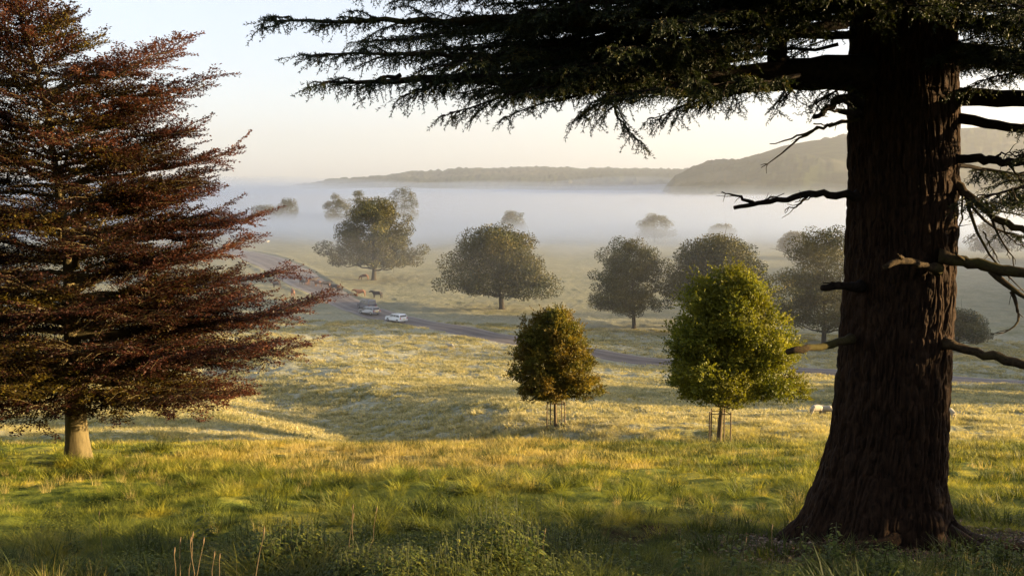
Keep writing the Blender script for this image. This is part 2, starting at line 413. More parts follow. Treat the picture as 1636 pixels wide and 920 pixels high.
# ---------------------------------------------------------------- trees
def limb_path(a, b, rs, sag=.1, n=7, wig=.05):
    a, b = np.asarray(a, float), np.asarray(b, float); L = np.linalg.norm(b-a)
    t = np.linspace(0, 1, n)[:, None]
    p = a+(b-a)*t
    p[:, 2] += np.sin(t[:, 0]*PI)*sag*L
    p[1:-1] += rs.normal(0, wig*L/2, (n-2, 3))
    return p
def puff(rs, n, c, r, squash=.8):
    """points and outward normals on a lumpy shell"""
    d = norm(rs.normal(size=(n, 3))); d[:, 2] = d[:, 2]*.9+.12
    rr = r*(.45+.6*rs.random(n)**.6)
    p = c+d*rr[:, None]*np.array([1, 1, squash])
    return p, norm(d)
def crown_mesh(mb, rs, env, h0, h1, nclump, cr, nleaf, leaf, centre=(0, 0), flat=.8, fill=.5, squash=.8, hue=lambda h, az: 0, lobes=.18, shoots=0):
    """env: list of (height fraction, radius). Returns the clump centres"""
    eh, er = zip(*env); ph = rs.random()*9
    cs = []
    for _ in range(nclump*30):
        if len(cs) >= nclump: break
        u = rs.random(); az = rs.random()*2*PI
        R = np.interp(u, eh, er)*(1+lobes*math.sin(az*3+ph+u*4)+lobes*.7*math.sin(az*5-ph*2+u*9)+lobes*.6*math.sin(az*2+u*15+ph))
        rr = max(R-cr*.7, 0)*(1-(1-rs.random()**.5)*fill)
        if rs.random() > (R/max(er)+.15): continue
        c = np.array([centre[0]+rr*math.cos(az), centre[1]+rr*math.sin(az), h0+(h1-h0)*u])
        c[2] = min(max(c[2], h0+cr*.95), h1-cr*squash)
        if all(np.linalg.norm(c-q) > cr*.62 for q in cs): cs.append(c)
    for c in cs:
        k = cr*(.58+.8*rs.random()); n = int(nleaf*(k/cr)**2)
        p, nr = puff(rs, n, c, k, squash)
        d = norm(nr*.5+rs.normal(0, .7, (n, 3))); nn = norm(nr+rs.normal(0, .45, (n, 3)))
        kp = p[:, 2] > h0-.15*cr*rs.random(n); p, nr, d, nn = p[kp], nr[kp], d[kp], nn[kp]; n = len(p)
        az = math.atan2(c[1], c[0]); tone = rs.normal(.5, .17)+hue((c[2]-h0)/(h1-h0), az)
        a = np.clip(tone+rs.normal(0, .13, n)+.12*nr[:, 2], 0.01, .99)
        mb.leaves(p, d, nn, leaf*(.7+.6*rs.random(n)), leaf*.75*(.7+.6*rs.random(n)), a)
        for _ in range(shoots):      # shoots that stand out of the clump
            o_ = norm(rs.normal(size=3)+np.array([math.cos(az)*.9, math.sin(az)*.9, .7])); o_[2] = max(o_[2], -.15); Ls = k*(1.1+1.1*rs.random()**2); q = 16
            f = rs.random(q)[:, None]; pp = c+o_*Ls*(.45+.6*f)+rs.normal(0, .06*k*(1.3-f), (q, 3)); pp[:, 2] = np.maximum(pp[:, 2], h0-.1*cr*rs.random(q))
            mb.leaves(pp, norm(o_+rs.normal(0, .6, (q, 3))), norm(rs.normal(size=(q, 3))+o_), leaf*(.6+.5*rs.random(q)), leaf*.6*(.7+.5*rs.random(q)), np.clip(tone+.12+rs.normal(0, .1, q), .01, .99))
    return cs
def simple_tree(name, base, label, cat, group, seed, height, trunk_r, trunk_h, env, nclump, cr, nleaf, leaf, mats, flat=.8, fill=.5, squash=.8, nlimb=14, hue=lambda h, az: 0, lean=(0, 0), lobes=.18, rz=0, shoots=0):
    rs = np.random.default_rng(seed)
    root = empty(name, base, label, cat, group, rz)
    cb = MB(); cs = crown_mesh(cb, rs, env, trunk_h, height, nclump, cr, nleaf, leaf, lean, flat, fill, squash, hue, lobes, shoots)
    cb.build('crown', mats[0], root)
    tb = MB(); top = np.array([lean[0], lean[1], trunk_h+(height-trunk_h)*.62])
    n = 10; t = np.linspace(0, 1, n)[:, None]
    path = np.array([0, 0, -.3])+(top-np.array([0, 0, -.3]))*t
    path[2:-1, :2] += rs.normal(0, trunk_r*.35, (n-3, 2))
    rad = trunk_r*(1-.82*t[:, 0]); rad[0] *= 1.6; rad[1] *= 1.05
    path[1] = path[0]*.75+path[2]*.25
    tb.tube(path, rad, 12); tb.build('trunk', mats[1], root, True)
    cs = sorted(cs, key=lambda c: rs.random())[:nlimb]
    lb = MB()
    for c in cs:
        k = np.clip((c[2]-trunk_h*.3)/(top[2])*.75, min(max(.18, trunk_h*.95/top[2]), .6), .9)
        s = np.array([np.interp(k, t[:, 0], path[:, q]) for q in range(3)])
        lb.tube(limb_path(s, c, rs, -.06), np.linspace(trunk_r*.42*(1-k*.6), trunk_r*.08, 7), 6)
        for _ in range(3):
            e = c+rs.normal(0, cr*.7, 3); lb.tube(limb_path(c*.8+s*.2, e, rs, .02, 5), np.linspace(trunk_r*.12, trunk_r*.03, 5), 4)
    lb.build('limbs', mats[1], root, True)
    return root
def copy_tree(o, loc, rz=0, sc=1, parent=None):
    c = o.copy(); C.objects.link(c); c.parent = parent
    if parent is None: c.location = tuple(float(v) for v in loc); c.rotation_euler = (0, 0, rz); c.scale = (sc, sc, sc)
    for ch in o.children: copy_tree(ch, None, parent=c)
    return c

OAK = None
def build_valley_trees():
    oak = leaf_mat('oak_leaves', [(0, (.004, .007, .002)), (.4, (.018, .027, .005)), (.75, (.068, .070, .013)), (1, (.18, .135, .028))], .22, patch=(.075, .066, .014), pscale=.12)
    bark = bark_mat('grey_bark', (.03, .025, .018), (.09, .075, .055))
    M = (oak, bark)
    G = 'parkland trees standing in the valley'
    def tree(px, py, crown_px, top_py, bottom_py, seed, label, env=None, ncl=70, cr=None, d=None, fill=.5, squash=.8, leafk=1., nl=150, trunkk=.028, lobes=.18, mats=M):
        p = ground(px, py) if d is None else at(px, d)
        d = p[1]; w = (crown_px[1]-crown_px[0])/F_PX*d; top = ray(px, top_py)[1]*d-p[2]
        bot = max(ray(px, bottom_py)[1]*d-p[2], .6)
        R = w/2; mid = (crown_px[0]+crown_px[1])/2; lean = ((mid-px)/F_PX*d, 0)
        env = env or [(0, .8), (.18, 1), (.45, .97), (.7, .78), (.9, .45), (1, .12)]
        env = [(a, b*R) for a, b in env]
        cr = cr or R*.24
        simple_tree('oak_tree', p, label, 'tree', G, seed, top, R*trunkk*2, bot, env, ncl, cr, int(nl*2.3), max(.24, R*.032)*leafk, mats, fill=fill, squash=squash, lean=lean, lobes=lobes*1.3, nlimb=24, shoots=0)
    tree(597, 448, (528, 674), 319, 430, 1, 'broad open-crowned oak with sky-lit gaps, beyond the cars and cattle', [(0, .92), (.25, 1.02), (.42, .97), (.58, .88), (.8, .68), (1, .3)], 130, cr=2.1, fill=.7, lobes=.12, nl=150)
    tree(802, 494, (713, 878), 361, 478, 2, 'wide rounded oak alone on the grass right of the two cars', [(0, .98), (.2, 1), (.42, .90), (.6, .80), (.82, .60), (1, .22)], 120, nl=190)
    tree(1013, 525, (946, 1068), 381, 505, 3, 'tall rounded oak just left of the larger sunlit young tree', [(0, .85), (.25, 1), (.55, .93), (.78, .7), (1, .2)], 110, nl=180)
    tree(1150, 526, (1062, 1228), 377, 495, 4, 'dark spreading oak directly behind the larger sunlit young tree', [(0, .8), (.22, 1), (.5, .85), (.75, .75), (1, .25)], 120, nl=180)
    tree(1316, 552, (1234, 1392), 363, 530, 5, 'tall oak half hidden by the left edge of the cedar trunk', [(0, .8), (.22, 1), (.42, .9), (.6, .72), (.8, .6), (1, .3)], 110, fill=.6, lobes=.25, nl=180)
    tree(1530, 560, (1470, 1577), 493, 552, 6, 'small low oak right of the cedar trunk above the bare branch', None, 60)
    # trees standing in the mist
    faint = [
        (426, (402, 450), 328, 560, 21, 'rounded misty tree, leftmost of the far trees'),
        (461, (440, 484), 318, 590, 22, 'misty tree with low domed top, second of the far trees from the left'),
        (538, (518, 558), 309, 540, 23, 'dark far tree left of the olive domed one in the mist'),
        (574, (548, 594), 304, 575, 24, 'olive domed tree above the mist behind the open-crowned oak'),
        (647, (622, 670), 299, 600, 25, 'tall egg-shaped far tree right behind the open-crowned oak'),
        (819, (797, 842), 337, 500, 26, 'domed treetop showing just above the wide rounded oak'),
        (1045, (1014, 1072), 342, 450, 27, 'flat-topped treetop poking out of thick mist, above the tall rounded oak'),
        (1151, (1130, 1174), 359, 440, 28, 'thin ragged treetop fading in mist behind the dark spreading oak'),
        (1268, (1243, 1294), 372, 345, 29, 'pale rounded tree in the mist left of the half hidden oak'),
        (1585, (1545, 1625), 352, 340, 30, 'faint grey tree in the mist behind the dead branches at the right')]
    for px, cp, tp, d, sd, lb in faint:
        p = at(px, d); R = (cp[1]-cp[0])/F_PX*d/2; top = ray(px, tp)[1]*d-p[2]
        env = [(a, b*R) for a, b in [(0, .7), (.25, 1), (.55, .95), (.8, .7), (1, .2)]]
        simple_tree('misty_tree', p, lb, 'tree', 'trees standing in the mist', sd, top, .4, max(top*.12, .8), env, 60, R*.26, 110, max(.5, R*.06), M, nlimb=10)
    return M
def build_wood(M):
    """wood beyond the right edge: one mass, its shade lies over the valley floor; trees behind the camera added to block sky light"""
    rs = np.random.default_rng(99); b = MB()
    spots = [(62, 86, 14), (66, 94, 13), (84, 98, 15), (104, 92, 15), (92, 112, 14), (110, 132, 17), (128, 126, 16)]
    near = [(17, 12.4, 4.8), (27, 10.8, 4.4), (31, 14.2, 6.8), (46, 18.0, 7.4), (40, 7.0, 5.4)]
    for Y in np.arange(136, 330, 12):
        spots += [(Y*.56+20+rs.random()*10, Y, 17+rs.random()*5), (Y*.56+46+rs.random()*12, Y+6, 19+rs.random()*5)]
    back = [(x+rs.normal(0, 2), -13-rs.random()*16, 13+rs.random()*5) for x in np.arange(-60, 62, 8)]  # unseen trees behind the camera, added to dim the foreground's sky light
    for q, (x, y, h) in enumerate(spots+near+back):
        z = Hs(x, y); R = h*.45; nr_ = len(spots) <= q < len(spots)+len(near)
        k = MB(); crown_mesh(k, rs, [(0, .8*R), (.3, R), (.7, .8*R), (1, .2*R)], h*(.02 if nr_ else .12), h, 17 if nr_ else 34, R*(.33 if nr_ else .34), 130 if nr_ else 55, .3 if nr_ else .9)
        V = np.concatenate(k.v)+np.array([x, y, z]); b.add(V, np.concatenate(k.q), None, np.concatenate(k.qa))
        b.tube([(x, y, z-.3), (x, y, z+h*.6)], [.5, .2], 8, a=.1)
    o = b.build('woodland', M[0]); tag(o, 'mass of oaks along the valley beyond the right edge, and unseen trees added behind the camera for shade', 'woodland', kind='stuff')

def build_young_trees():
    m1 = leaf_mat('golden_leaves', [(0, (.014, .016, .003)), (.35, (.05, .055, .009)), (.7, (.125, .125, .018)), (1, (.25, .19, .03))], .4, (1.2, 1.0, .35), patch=(.12, .085, .013), pscale=.5)
    m2 = leaf_mat('yellow_green_leaves', [(0, (.012, .020, .003)), (.35, (.055, .07, .008)), (.7, (.145, .155, .018)), (1, (.28, .26, .035))], .4, (1.2, 1.15, .35), patch=(.13, .125, .013), pscale=.45)
    bk = bark_mat('young_bark', (.06, .045, .025), (.16, .12, .07))
    wood = plain_mat('weathered_wood', (.16, .11, .06), .85, var=.4)
    def one(px, py, cpx, top, bot, seed, label, env, m, ncl, nl, name, leaf, posts, gl):
        p = ground(px, py); d = p[1]; R = (cpx[1]-cpx[0])/F_PX*d/2; h = ray(px, top)[1]*d-p[2]; b = ray(px, bot)[1]*d-p[2]
        lean = (((cpx[0]+cpx[1])/2-px)/F_PX*d, 0)
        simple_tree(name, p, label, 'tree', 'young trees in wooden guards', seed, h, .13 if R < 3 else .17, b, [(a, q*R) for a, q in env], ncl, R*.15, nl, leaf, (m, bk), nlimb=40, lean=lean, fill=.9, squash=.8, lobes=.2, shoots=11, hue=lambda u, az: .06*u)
        g = empty('tree_guard', p, gl, 'tree guard', 'wooden guards round the young trees')
        hg = 1.85 if R < 3 else 2.0
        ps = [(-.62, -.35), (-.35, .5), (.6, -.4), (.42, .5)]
        for x, y in ps:
            q = MB(); q.tube([(x, y, Hs(p[0]+x, p[1]+y)-p[2]-.2), (x*.98, y*.98, hg)], .04, 8); q.build('post', wood, g)
        for zz in (.93,):
            for (x0, y0), (x1, y1) in ((ps[0], ps[1]), (ps[1], ps[3]), (ps[3], ps[2]), (ps[2], ps[0])):
                q = MB(); L = math.hypot(x1-x0, y1-y0)
                q.box(((x0+x1)/2, (y0+y1)/2, hg*zz+.0), L, .025, .05, math.atan2(y1-y0, x1-x0)); q.build('rail', wood, g)
    one(888, 684, (820, 950), 494, 636, 31, 'small bronze-green young tree with pointed top in a wooden guard',
        [(0, .92), (.27, 1.04), (.55, .92), (.8, .64), (.93, .34), (1, .1)], m1, 330, 95, 'young_tree', .13, 4, 'wooden post guard around the smaller bronze-green young tree')
    one(1148, 708, (1060, 1264), 424, 642, 32, 'larger yellow-green young tree, sunlit on its right, in a wooden guard',
        [(0, .94), (.1, 1.05), (.3, 1.02), (.58, .84), (.80, .54), (.92, .26), (1, .03)], m2, 560, 105, 'young_tree', .13, 4, 'wooden post guard around the larger yellow-green young tree')

def build_beech():
    rs = np.random.default_rng(7)
    base = ground(124, 735); D = base[1]; s = D/F_PX
    leaf = leaf_mat('copper_beech_leaves', [(0, (.012, .016, .003)), (.2, (.15, .115, .012)), (.34, (.07, .045, .008)), (.5, (.018, .009, .005)), (.66, (.032, .013, .008)), (.85, (.056, .019, .013)), (1, (.12, .048, .026))], .35, (1.3, .9, .5))
    bark = bark_mat('smooth_beech_bark', (.07, .055, .028), (.16, .125, .06), (5, 5, .8), .35)
    root = empty('copper_beech', base, 'copper beech with purple-brown foliage in flat layers, sunlit grey trunk, at the left', 'tree')
    def hz(py): return ray(124, py)[1]*D-base[2]      # image row at the trunk's distance -> height over base
    H_ = hz(-150)
    lx = lambda h: np.interp(h, [0, hz(380), hz(150), hz(0), H_], [0, -2*s, -28*s, -66*s, -85*s])
    hs = np.linspace(-.2, H_*.98, 40); th = np.clip(hs/H_, 0, 1)
    rad = .19*(1-th)**.8+.02+.17*np.exp(-np.clip(hs, 0, 9)/.9)*.6
    rad = np.where(hs < 3.2, .30+.10*np.exp(-np.clip(hs, 0, 9)/.4), rad)
    rad = np.interp(hs, [0, .5, 1.6, 3, 6, 10, H_], [.43, .35, .31, .25, .15, .09, .015])
    # trunk with fluting
    an = np.linspace(0, 2*PI, 36, endpoint=False)
    A, Hh = np.meshgrid(an, hs); Rr = np.interp(Hh, hs, rad)*(1+.07*np.sin(3*A+1.2)*np.exp(-Hh/2)+.10*np.sin(5*A)*np.exp(-np.clip(Hh, 0, 9)/.8)*.8)
    V = np.stack([lx(Hh)+Rr*np.cos(A), Rr*np.sin(A), Hh], -1); m, n = A.shape
    i, j = np.meshgrid(np.arange(m-1), np.arange(n), indexing='ij'); k = (j+1) % n
    tb = MB(); tb.add(V, np.stack([i*n+j, i*n+k, (i+1)*n+k, (i+1)*n+j], -1).reshape(-1, 4)); tb.build('trunk', bark, root, True)
    # limbs: (tip height, radius, azimuth)
    prof = [(hz(642), 3.0), (hz(628), 4.6), (hz(600), 5.9), (hz(560), 6.2), (hz(520), 6.3), (hz(490), 6.3), (hz(440), 5.1), (hz(400), 5.2), (hz(370), 5.6), (hz(320), 4.8), (hz(250), 4.6), (hz(200), 3.7), (hz(130), 3.2), (hz(90), 2.3), (hz(40), 1.3), (hz(0), 1.0), (hz(-60), .8), (H_, .4)]
    pz, pr = np.array([a for a, _ in prof]), np.array([b for _, b in prof])
    limbs = []
    def tip(px, py, az=None):     # a tip seen at this pixel, roughly to the right
        x = (px-124)*s; limbs.append((hz(py), x/math.cos(az or 0)-lx(hz(py))*0, az or 0))
    for px, py, az in ((532, 483, .12), (472, 540, -.25), (470, 575, .3), (462, 510, .4), (405, 620, -.3), (378, 648, .2), (440, 452, .5), (420, 382, -.1), (412, 352, .2), (385, 243, .1), (352, 275, -.3), (355, 126, .05), (312, 62, .15), (318, 92, -.4), (305, 205, .3), (222, 78, -.2), (190, 36, .3), (140, 60, -.5), (340, 310, .2), (300, 160, -.3)):
        tip(px, py, az)
    ga = 2.39996
    for q in range(175):
        u = (q+.5)/175; h = pz[0]-.05+(H_-pz[0])*(u**1.12); az = q*ga+rs.normal(0, .15)
        R = np.interp(h, pz, pr)*(.58+.42*rs.random()**.7)
        limbs.append((h, R, az))
    lb, fb = MB(), MB()
    C0, D0, N0, A0, L0 = [], [], [], [], []
    for h, R, az in limbs:
        u = h/H_
        ang = math.radians(1+26*u**1.2+rs.normal(0, 6))
        z0 = max(h-R*math.tan(ang)*.9, 1.7+h*.45 if h > 3 else 2.1+rs.random()*.8)
        a = np.array([lx(z0), 0, z0]); b = np.array([lx(h)*.0+R*math.cos(az), R*math.sin(az), h])
        if R < 2.2: b[0] += lx(h)
        nn = 9; t = np.linspace(0, 1, nn)[:, None]; p = a+(b-a)*t
        p[:, 2] += np.sin(t[:, 0]*PI)*R*(-.05+.10*rs.random()); p[1:-1] += rs.normal(0, .07, (nn-2, 3))
        p[-2:, 2] += [.0, .12]
        rr = np.linspace(.025+.013*R, .007, nn)
        lb.tube(p, rr, 5, cap=False)
        fwd = norm(b-a); side = norm(np.cross(fwd, [0, 0, 1.])); sup = np.cross(side, fwd)
        ns = int(R/.17)+3
        tone = rs.normal(0, .17)
        for w in range(ns):
            tt = .22+.78*(w+rs.random()*.5)/ns; tt = min(tt, 1.)
            o = np.array([np.interp(tt, t[:, 0], p[:, c]) for c in range(3)])
            sg = 1 if w % 2 else -1
            if w >= ns-1: sg = 0
            L = (.45+1.15*(1-tt)**.7*min(R, 4.5)*.42+.45*rs.random())
            dr = norm(fwd*(.75)+side*sg*(.75+.3*rs.random())+np.array([0, 0, .10+rs.normal(0, .16)]))
            if R < 2: dr = norm(dr+np.array([0, 0, .4]))
            e = o+dr*L; e[2] -= .04*L
            mid = (o+e)/2+np.array([0, 0, .05*L])
            lb.tube([o, mid, e], [.009, .006, .003], 3, cap=False)
            # leaves along the shoot and its small side twigs
            nt_ = int(L/.105)+2
            tw = (np.arange(nt_)+.5)/nt_
            tc = o+(e-o)*tw[:, None]
            sd = norm(np.cross(dr, [0, 0, 1.]))
            for sgn in (-1, 1):
                tl = (.10+.26*(1-tw)+.10*rs.random(nt_))
                td = norm(dr[None]*.8+sd[None]*sgn*.7+rs.normal(0, .16, (nt_, 3))*np.array([1, 1, .8]))
                nl = 5
                f = (np.arange(nl)+rs.random((nt_, nl)))/nl
                c = tc[:, None]+td[:, None]*(tl[:, None]*f)[..., None]
                c = c.reshape(-1, 3)+rs.normal(0, .018, (nt_*nl, 3))*np.array([1, 1, 1.3])
                dd = np.repeat(td, nl, 0)+rs.normal(0, .55, (len(c), 3))*np.array([1, 1, .5])
                nm = np.array([0, 0, 1.])+rs.normal(0, .38, (len(c), 3))
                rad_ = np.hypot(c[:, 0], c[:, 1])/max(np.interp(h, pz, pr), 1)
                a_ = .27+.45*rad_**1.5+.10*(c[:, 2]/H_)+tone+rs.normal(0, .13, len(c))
                C0.append(c); D0.append(dd); N0.append(nm); A0.append(a_); L0.append(.062+.032*rs.random(len(c)))
    c = np.concatenate(C0); L = np.concatenate(L0)
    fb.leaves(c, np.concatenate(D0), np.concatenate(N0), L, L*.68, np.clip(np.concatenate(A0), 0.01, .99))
    INFO.append(("beech", len(c)))
    lb.build('limbs', bark, root, True); fb.build('crown', leaf, root)
    # trunk shadow side etc. come from the sun
# ---------------------------------------------------------------- the big cedar
CD = 15.4
CEDAR = at(1432, CD)
def build_cedar():
    rs = np.random.default_rng(42)
    bark = bark_mat('fissured_cedar_bark', (.004, .003, .0022), (.050, .026, .013), (9, 9, 1.6), 1.0)
    limb_m = bark_mat('dark_limb_bark', (.006, .005, .004), (.030, .020, .013), (4, 4, 4), .5)
    moss = bark_mat('mossy_dead_and_sunlit_wood', (.018, .012, .008), (.075, .050, .024), (7, 7, 7), .8, moss=(.055, .046, .014))  # moss on the dead wood; on the fork limbs its tint imitates sunlight
    needle = leaf_mat('cedar_needles', [(0, (.006, .010, .004)), (.5, (.018, .026, .009)), (.85, (.045, .05, .015)), (1, (.10, .075, .02))], .25, (1.1, 1.1, .5))
    root = empty('cedar_tree', CEDAR, 'huge dark cedar with flared trunk and spreading needle-clad limbs, in the right foreground', 'tree')
    L = lambda p: np.asarray(p, float)-CEDAR          # world -> tree space
    edges = [(-900, 1385, 1490), (-400, 1372, 1508), (0, 1363, 1521), (150, 1360, 1525), (300, 1361, 1527), (400, 1357, 1523), (500, 1350, 1519), (600, 1342, 1512), (700, 1329, 1508), (760, 1311, 1507), (820, 1284, 1517), (850, 1266, 1534), (870, 1250, 1572), (890, 1232, 1606), (930, 1200, 1670)]
    ep, el, er = np.array(edges).T
    ez = np.array([ray(818, p)[1]*CD for p in ep]); xl = np.array([ray(a, p)[0]*CD for a, p in zip(el, ep)]); xr = np.array([ray(a, p)[0]*CD for a, p in zip(er, ep)])
    zs = np.concatenate([np.linspace(CEDAR[2]-.5, CEDAR[2]+3.2, 190, endpoint=False), np.linspace(CEDAR[2]+3.2, 3.2, 270, endpoint=False), np.linspace(3.2, 9, 60)])
    o = np.argsort(ez); lx_, rx_ = np.interp(zs, ez[o], xl[o]), np.interp(zs, ez[o], xr[o])
    n = 560; an = np.linspace(0, 2*PI, n, endpoint=False)
    A, Zz = np.meshgrid(an, zs); cx = ((lx_+rx_)/2)[:, None]; R = ((rx_-lx_)/2)[:, None]
    fl = np.exp(-np.clip(Zz-CEDAR[2], 0, 9)/.75)
    core = .80
    butt = (.5+.5*np.cos(7*A+1.1+.5*np.sin(2*A)))**1.3
    Rr = R*(1-.20*fl*(1-butt)*1.5)*(1+.02*np.sin(3*A+Zz*.5))
    # fissured bark: long plates split by deep cracks
    ax = A/(2*PI)*70; wx = fbm(ax*.35, Zz*.8, 3, 2)*1.6
    def wrapn(fx, fz, sd):   # seamless round the trunk
        w = A/(2*PI)
        a_ = vn((ax+wx)*fx, Zz*fz, sd); b_ = vn((ax+wx-70)*fx, Zz*fz, sd)
        return a_*(1-w)+b_*w
    ridge = 1-np.abs(wrapn(1.0, 2.6, 1))*4.2
    ridge2 = 1-np.abs(wrapn(1.9, 5.2, 2))*4
    fine = wrapn(3, 11, 4)
    disp = -.045*np.clip(ridge, 0, 1)**1.5-.028*np.clip(ridge2, 0, 1)**2+.016*fine+.03*wrapn(.6, 2.4, 8)
    Rr = Rr+disp+.02
    V = np.stack([cx+Rr*np.cos(A)-CEDAR[0], CD+Rr*np.sin(A)-CEDAR[1]+0*cx, Zz-CEDAR[2]], -1); m = len(zs)
    i, j = np.meshgrid(np.arange(m-1), np.arange(n), indexing='ij'); k = (j+1) % n
    b = MB(); b.add(V, np.stack([i*n+j, i*n+k, (i+1)*n+k, (i+1)*n+j], -1).reshape(-1, 4)); b.build('trunk', bark, root, True)
    # surface roots
    for q, (az, ln, r0) in enumerate(((-.45, 2.3, .20), (-.95, 1.5, .17), (-2.05, 1.0, .13), (-2.9, 1.1, .15), (.2, 1.8, .16), (2.4, 1.2, .12))):
        t = np.linspace(0, 1, 9); rr = .9+ln*t
        a2 = az+.25*np.sin(t*3+q); x = CEDAR[0]+rr*np.cos(a2); y = CEDAR[1]+rr*np.sin(a2)
        z = H(x, y)+r0*.5*(1-t)**1.5-.05*t+.25*(1-t)**4; b = MB(); b.tube(np.stack([x, y, z], 1)-CEDAR, r0*(1-t)**.8+.02, 14); b.build('root', bark, root, True)

    def path(pts, n=14, wig=.02, sd=0):
        p = np.array([P(a, c, d) for a, c, d in pts]); u = np.concatenate([[0], np.cumsum(np.linalg.norm(np.diff(p, axis=0), axis=1))])
        t = np.linspace(0, u[-1], n); q = np.stack([np.interp(t, u, p[:, c]) for c in range(3)], 1)
        for _ in range(2): q[1:-1] = .25*q[:-2]+.5*q[1:-1]+.25*q[2:]
        r = np.random.default_rng(sd+5); q[1:-1] += r.normal(0, wig, (n-2, 3)); return q-CEDAR
    # --- bare and broken branches, each a mesh of its own
    def dead(pts, r0, r1, mat, subs=(), sd=0, n=22, name='dead_branch'):
        b = MB(); q = path(pts, n, .014, sd); t = np.linspace(0, 1, n); r = np.random.default_rng(sd)
        rad = .84*(r0+(r1-r0)*t)*(1+.05*r.normal(size=n)); rad[:3] *= np.array([1.5, 1.2, 1.05]); b.tube(q, rad, 10)
        for s in subs:
            pp, a0 = s[0], s[1]
            q2 = path(pp, 10, .012, sd+len(pp)*7+int(pp[0][0])); b.tube(q2, np.linspace(a0, .005, 10), 6)
            rr = np.random.default_rng(int(pp[0][0]*7+pp[0][1]))
            for _ in range(s[2] if len(s) > 2 else 2):
                k = int(rr.integers(3, 9)); e = q2[k]+rr.normal(0, .09, 3)+norm(q2[k]-q2[k-1])*.1; b.tube([q2[k], (q2[k]+e)/2+rr.normal(0, .01, 3), e], [.007, .005, .003], 4)
        return b.build(name, mat, root, True)
    dead([(1372, 311, 15), (1330, 312, 14.9), (1294, 308, 14.9), (1262, 319, 14.8), (1230, 323, 14.7), (1200, 327, 14.7), (1173, 332, 14.6)], .075, .035, limb_m,
         [([(1205, 326, 14.7), (1185, 317, 14.6), (1165, 308, 14.6), (1153, 306, 14.5)], .035, 4), ([(1208, 326, 14.7), (1230, 316, 14.5), (1253, 309, 14.4)], .02, 3),
          ([(1290, 314, 14.8), (1276, 328, 14.7), (1262, 333, 14.6), (1254, 340, 14.6)], .022, 3), ([(1300, 312, 14.8), (1288, 320, 14.5), (1270, 323, 14.5)], .014, 2)], 1)
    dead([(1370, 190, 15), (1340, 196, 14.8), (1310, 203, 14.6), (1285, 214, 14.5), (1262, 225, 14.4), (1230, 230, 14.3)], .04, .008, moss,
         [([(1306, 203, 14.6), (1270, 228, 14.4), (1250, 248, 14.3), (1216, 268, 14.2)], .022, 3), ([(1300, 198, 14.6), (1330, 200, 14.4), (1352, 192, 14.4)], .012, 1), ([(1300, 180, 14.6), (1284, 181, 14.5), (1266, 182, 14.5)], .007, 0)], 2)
    dead([(1370, 160, 14.9), (1340, 158, 14.7), (1326, 168, 14.6), (1312, 183, 14.5), (1300, 187, 14.5)], .10, .04, limb_m, [([(1370, 182, 14.9), (1345, 177, 14.6), (1318, 176, 14.5)], .08, 1)], 3)
    dead([(1375, 457, 15), (1345, 458, 14.7), (1314, 460, 14.6)], .085, .06, limb_m, [([(1345, 455, 14.7), (1328, 452, 14.6), (1314, 451, 14.6)], .03, 0)], 4, 9, 'broken_stub')
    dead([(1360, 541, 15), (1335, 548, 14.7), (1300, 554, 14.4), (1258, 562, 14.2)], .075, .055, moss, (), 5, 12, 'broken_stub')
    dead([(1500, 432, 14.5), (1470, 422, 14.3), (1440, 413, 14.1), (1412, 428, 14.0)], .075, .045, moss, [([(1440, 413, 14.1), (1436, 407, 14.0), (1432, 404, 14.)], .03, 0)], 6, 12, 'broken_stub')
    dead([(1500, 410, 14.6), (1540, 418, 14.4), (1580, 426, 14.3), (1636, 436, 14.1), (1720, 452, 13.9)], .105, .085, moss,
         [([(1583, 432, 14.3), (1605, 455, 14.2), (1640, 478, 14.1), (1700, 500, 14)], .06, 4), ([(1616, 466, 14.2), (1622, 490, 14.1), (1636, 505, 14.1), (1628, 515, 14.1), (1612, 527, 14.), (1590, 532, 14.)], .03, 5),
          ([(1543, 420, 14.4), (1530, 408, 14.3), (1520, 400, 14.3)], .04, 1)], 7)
    dead([(1505, 548, 14.7), (1550, 560, 14.5), (1600, 573, 14.3), (1660, 590, 14.1), (1750, 610, 13.9)], .085, .07, moss, (), 8)
    dead([(1510, 285, 15), (1535, 298, 14.8), (1560, 325, 14.6), (1590, 348, 14.5), (1640, 372, 14.3), (1700, 400, 14.2)], .085, .04, moss,
         [([(1538, 300, 14.8), (1560, 322, 14.7), (1580, 335, 14.6), (1640, 345, 14.5), (1700, 352, 14.4)], .022, 5),
          ([(1545, 310, 14.8), (1556, 360, 14.7), (1580, 410, 14.5), (1600, 430, 14.4), (1640, 470, 14.4)], .032, 6),
          ([(1540, 305, 14.8), (1534, 340, 14.7), (1532, 370, 14.7), (1528, 410, 14.6)], .02, 5), ([(1585, 350, 14.5), (1600, 385, 14.4), (1618, 410, 14.4), (1622, 440, 14.4)], .02, 5),
          ([(1570, 370, 14.6), (1585, 400, 14.5), (1597, 420, 14.5)], .014, 3), ([(1600, 352, 14.5), (1612, 380, 14.4), (1640, 396, 14.4)], .016, 3)], 9)
    dead([(1505, 252, 15), (1560, 254, 14.7), (1610, 258, 14.4), (1720, 262, 14)], .085, .06, limb_m, [([(1590, 252, 14.5), (1600, 245, 14.4), (1636, 247, 14.3)], .02, 3), ([(1612, 262, 14.4), (1625, 280, 14.3), (1640, 295, 14.2)], .02, 2)], 10)
    # --- living limbs
    lb, nb = MB(), MB()
    twC, twD, twL = [], [], []
    gb = MB()
